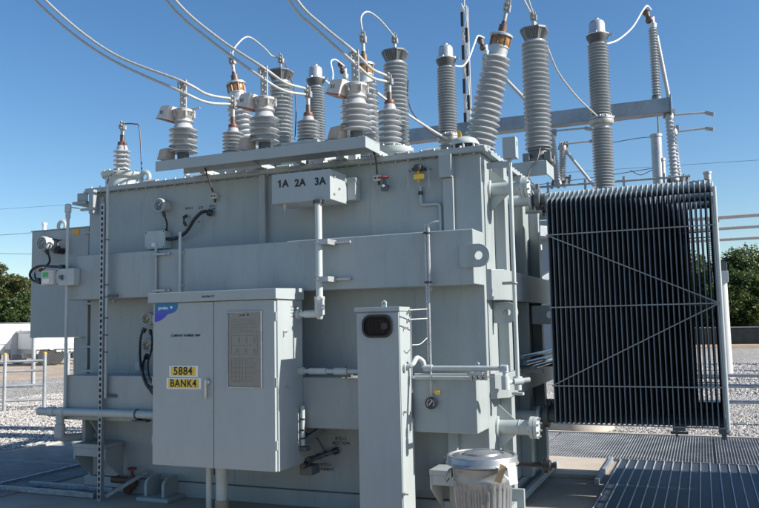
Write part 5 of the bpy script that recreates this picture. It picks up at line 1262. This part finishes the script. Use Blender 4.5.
# trailers : long side turned towards the sun
def trailer(px0,px1,pyb,ptop,label,logo=False):
    g0 = ground_at(px0,pyb); th = R(66); d_ = Vector((math.cos(th),math.sin(th),0)); nrm = Vector((math.sin(th),-math.cos(th),0))
    def hit(px,py):
        v = at(px,py,Y=CAM.y+1)-CAM; t = (g0-CAM).dot(nrm)/v.dot(nrm); return CAM+v*t
    L = (hit(px1,pyb)-g0).dot(d_); zt = hit(px0,ptop).z
    r = thing('trailer',label,'trailer',(0,0,0),'white trailers beyond the fence')
    MB().box(0,L,0,2.4,.75,zt).build('box_body','white_steel',r,bevel=.03)
    MB().box(-.05,L+.05,-.04,2.44,zt,zt+.12).build('roof_edge','roof_pale',r,bevel=.02)
    MB().box(.1,L-.1,.1,2.3,.55,.745).build('chassis','trailer_grey',r)
    for k in (.2,.36,.8): MB().lathe([(.15,0),(.40,.02),(.42,.1),(.42,.22),(.38,.26)],(L*k,.05,.42),(0,1,0),24).build('wheel','tyre',r)
    if logo:
        MB().lathe([(.20,0),(.20,.01)],(L*.28,-.012,zt-.62),(0,1,0),20).build('emblem','trailer_grey',r)
        for q,w in ((0,.20),(1,.10)):
            for k in range(4-q): MB().box(L*.36+k*.34,L*.36+k*.34+.24,-.008,-.002,zt-.5-q*.32-w,zt-.5-q*.32).build('faded_letter','trailer_grey',r)
    def U(px,py): p = hit(px,py)-g0; return p.dot(d_), p.z
    return r,g0,th,L,zt,U
def put(r,g0,th): r.location = (g0.x,g0.y,0); r.rotation_euler = (0,0,th)
r,g0,th,L,zt,U = trailer(35,92,366,333,'long white box trailer beyond the fence, half hidden by the tank',True); put(r,g0,th)
r,g0,th,L,zt,U = trailer(-30,31,367,326,'grey and white equipment trailer at the far left with service gear on its wall')
for a_,b_,mt,nm,d in (((11,331),(30,362),'trailer_grey','service_wall',.02),((-2,329.5),(11,344),'white_plastic','white_panel',.05),((20,329.5),(27,335),'white_plastic','white_panel',.3),((-2,345),(4,354),'trailer_grey','grey_panel',.05),((19.5,351),(28,362),'white_plastic','utility_cabinet',.5)):
    (x0,z0),(x1,z1) = U(*a_),U(*b_); MB().box(x0,x1,-d-.02,-.003,max(.3,z1),z0).build(nm,mt,r,bevel=.01)
(x0,z0),(x1,z1) = U(12,355),U(19,361); MB().box(x0,x1,-.35,-.05,max(.3,z1),z0).build('step_box','dark_flange',r)
for px in (18,22.5):
    (x0,z0),(x1,z1) = U(px,335),U(px,350); MB().cyl((x0,-.08,z1),(x0,-.08,z0),.035,6).build('downpipe','dark_flange',r)
put(r,g0,th)

# ============================================================ OVERHEAD WIRES
for i,(p,q,Y,lab) in enumerate((((-5,235.5),(36,232.5),30,'lowest but one faint power line crossing the sky at the far left'),((-5,253.5),(40,254),30,'lowest faint power line crossing the sky at the far left'),((-5,209.5),(80,204),40,'highest faint power line crossing the sky at the far left'))):
    a,b = at(*p,Y=Y), at(*q,Y=Y); a2 = a-(b-a)*3; b2 = b+(b-a)*6
    tag(MB().tube([a2,a,b,b2],.014 if i<2 else .010,6).build('power_line','cable_dark'),lab,'power line','faint power lines')
for (pts,lab) in (([(520,187),(590,178),(655,168)],'thin dark wire level over the radiator, passing the dome column'),([(610,143),(640,138),(656,137)],'thin dark wire ending at the top of the grey cylinder'),([(630,170),(640,175),(650,171),(656,168)],'short looped wire beside the grey cylinder')):
    tag(MB().tube([at(x,y,Y=7.2) for x,y in pts],.006,6).build('thin_wire','cable_dark'),lab,'wire','thin wires behind the radiators')

# ============================================================ TREES
def tree(x,y,h,rad,label,mt,seed,n=9000,low=.10):
    rnd = random.Random(seed); r = thing('tree',label,'tree',(x,y,0),'trees beyond the yard')
    m = MB(); top = Vector((x+rnd.uniform(-.3,.3),y,h*.72))
    m.lathe([(h*.028,0),(h*.022,h*.25),(h*.012,h*.6),(h*.004,h*.8)],(x,y,-.05),n=10)
    ends = []
    for k in range(14):
        a = rnd.uniform(0,6.28); z = h*rnd.uniform(.18,.62); L = rad*rnd.uniform(.45,.85)
        e = Vector((x+math.cos(a)*L,y+math.sin(a)*L*.8,z+h*rnd.uniform(.08,.28))); ends.append(e)
        m.tube([(x,y,z),((x+e.x)/2,(y+e.y)/2,(z+e.z)/2+.1),e],h*.006,5)
    m.build('trunk','bark',r)
    cl = []
    for k in range(34):
        t = rnd.random(); zz = h*(low+(1-low)*t*.93); rr = rad*math.sin(min(1,(.18+t*.82))*math.pi)**.6*rnd.uniform(.35,1.0)
        a = rnd.uniform(0,6.28); cl.append((Vector((x+math.cos(a)*rr*.85,y+math.sin(a)*rr*.8,zz)), rad*rnd.uniform(.20,.42)))
    cl += [(e,rad*rnd.uniform(.22,.36)) for e in ends]
    vs = []; fs = []
    for i in range(n):
        c,s_ = rnd.choice(cl)
        d = Vector((rnd.gauss(0,1),rnd.gauss(0,1),rnd.gauss(0,1))).normalized()*s_*rnd.random()**.4
        d.z *= .8; p = c+d
        if p.z < .15: continue
        u = Vector((rnd.gauss(0,1),rnd.gauss(0,1),rnd.gauss(0,.6))).normalized(); w = u.cross(Vector((rnd.gauss(0,1),rnd.gauss(0,1),rnd.gauss(0,1)))).normalized(); q = rnd.uniform(.07,.16)
        b0 = len(vs); vs += [p-u*q, p+w*q*.5, p+u*q, p-w*q*.5]; fs.append((b0,b0+1,b0+2,b0+3))
    MB().add(vs,fs).build('crown',mt,r,flat=True)
rt = [(733,252,46,2.6,'leaf_dark'),(752,249,48,3.0,'leaf_mid'),(775,246,50,3.4,'leaf_dark'),(742,272,44,2.4,'leaf_mid'),(762,275,45,2.6,'leaf_dark'),(715,262,50,3.0,'leaf_dark'),(690,258,50,3.2,'leaf_mid')]
rl_ = ['dark tree just right of the pale round post','tall mid green tree at the right edge, top reaching highest','dark tree cut by the right edge of the frame','low bushy green tree before the taller right hand trees','low dark bushy tree near the right frame edge','dark tree showing between the last radiator fins','green tree behind the right part of the radiators']
for i,(px,py,Y,rad,mt) in enumerate(rt):
    p = at(px,py,Y=Y+3); tree(p.x,Y+3,p.z,rad,rl_[i],mt,20+i,n=11000,low=.06)
lt = [(-4,258,40,3.0,'leaf_olive','pale olive tree at the far left edge, tallest on that side'),(14,272,40,2.4,'leaf_olive','olive green tree left of the annex box'),(26,294,38,2.0,'leaf_dark','dark low tree touching the edge of the annex box'),(8,296,36,2.0,'leaf_dark','dark bush like tree above the white trailer roof'),(-18,285,38,2.8,'leaf_mid','green tree mostly outside the left frame edge')]
for i,(px,py,Y,rad,mt,lab) in enumerate(lt):
    p = at(px,py,Y=Y); tree(p.x,Y,p.z,rad,lab,mt,50+i,n=20000,low=.02)
# woods behind the tank (seen through small gaps)
for i,(px,py,Y) in enumerate(((545,240,52),(575,250,54),(620,250,54),(655,255,53))):
    p = at(px,py,Y=Y); tree(p.x,Y,p.z,3.0,['tree glimpsed in the gap between tank and radiators','tree behind the left part of the radiators','tree behind the middle of the radiators','tree behind the fins right of centre'][i],'leaf_mid',70+i,n=5000,low=.05)

# ============================================================ LIGHT, SKY, CAMERA
ELEV, AZ = R(32.5), R(6.5)          # sun over +X, slightly behind the tank
W = bpy.data.worlds.new('World'); S.world = W; W.use_nodes = True
n = W.node_tree.nodes; sky = n.new('ShaderNodeTexSky'); sky.sky_type = 'NISHITA'; sky.sun_disc = False
sky.sun_elevation = ELEV; sky.sun_rotation = math.pi/2-AZ; sky.altitude = 0; sky.air_density = 1.0; sky.dust_density = .5; sky.ozone_density = 2.6
n['Background'].inputs['Strength'].default_value = .092
hs = n.new('ShaderNodeHueSaturation'); hs.inputs['Saturation'].default_value = 1.22
W.node_tree.links.new(sky.outputs[0], hs.inputs['Color']); W.node_tree.links.new(hs.outputs[0], n['Background'].inputs[0])
sd = bpy.data.lights.new('sun','SUN'); sd.energy = 5.0; sd.angle = R(.53); sd.color = (1,.935,.84)
so = bpy.data.objects.new('sun', sd); COL.objects.link(so)
dirv = Vector((math.cos(ELEV)*math.cos(AZ), math.cos(ELEV)*math.sin(AZ), math.sin(ELEV)))
so.rotation_euler = dirv.to_track_quat('Z','Y').to_euler(); so.location = dirv*50
cd_ = bpy.data.cameras.new('camera'); co = bpy.data.objects.new('camera', cd_); COL.objects.link(co)
cd_.sensor_fit = 'HORIZONTAL'; cd_.sensor_width = 36; cd_.lens = 36*FPX/759; cd_.clip_start = .05; cd_.clip_end = 2000
M3 = Matrix((RT, UP, -FW)).transposed(); co.matrix_world = Matrix.Translation(CAM) @ M3.to_4x4()
S.camera = co
S.render.engine = 'CYCLES'; S.render.resolution_x = 1024; S.render.resolution_y = 685
S.view_settings.view_transform = 'Standard'; S.view_settings.look = 'None'; S.view_settings.exposure = .70; S.view_settings.gamma = 1
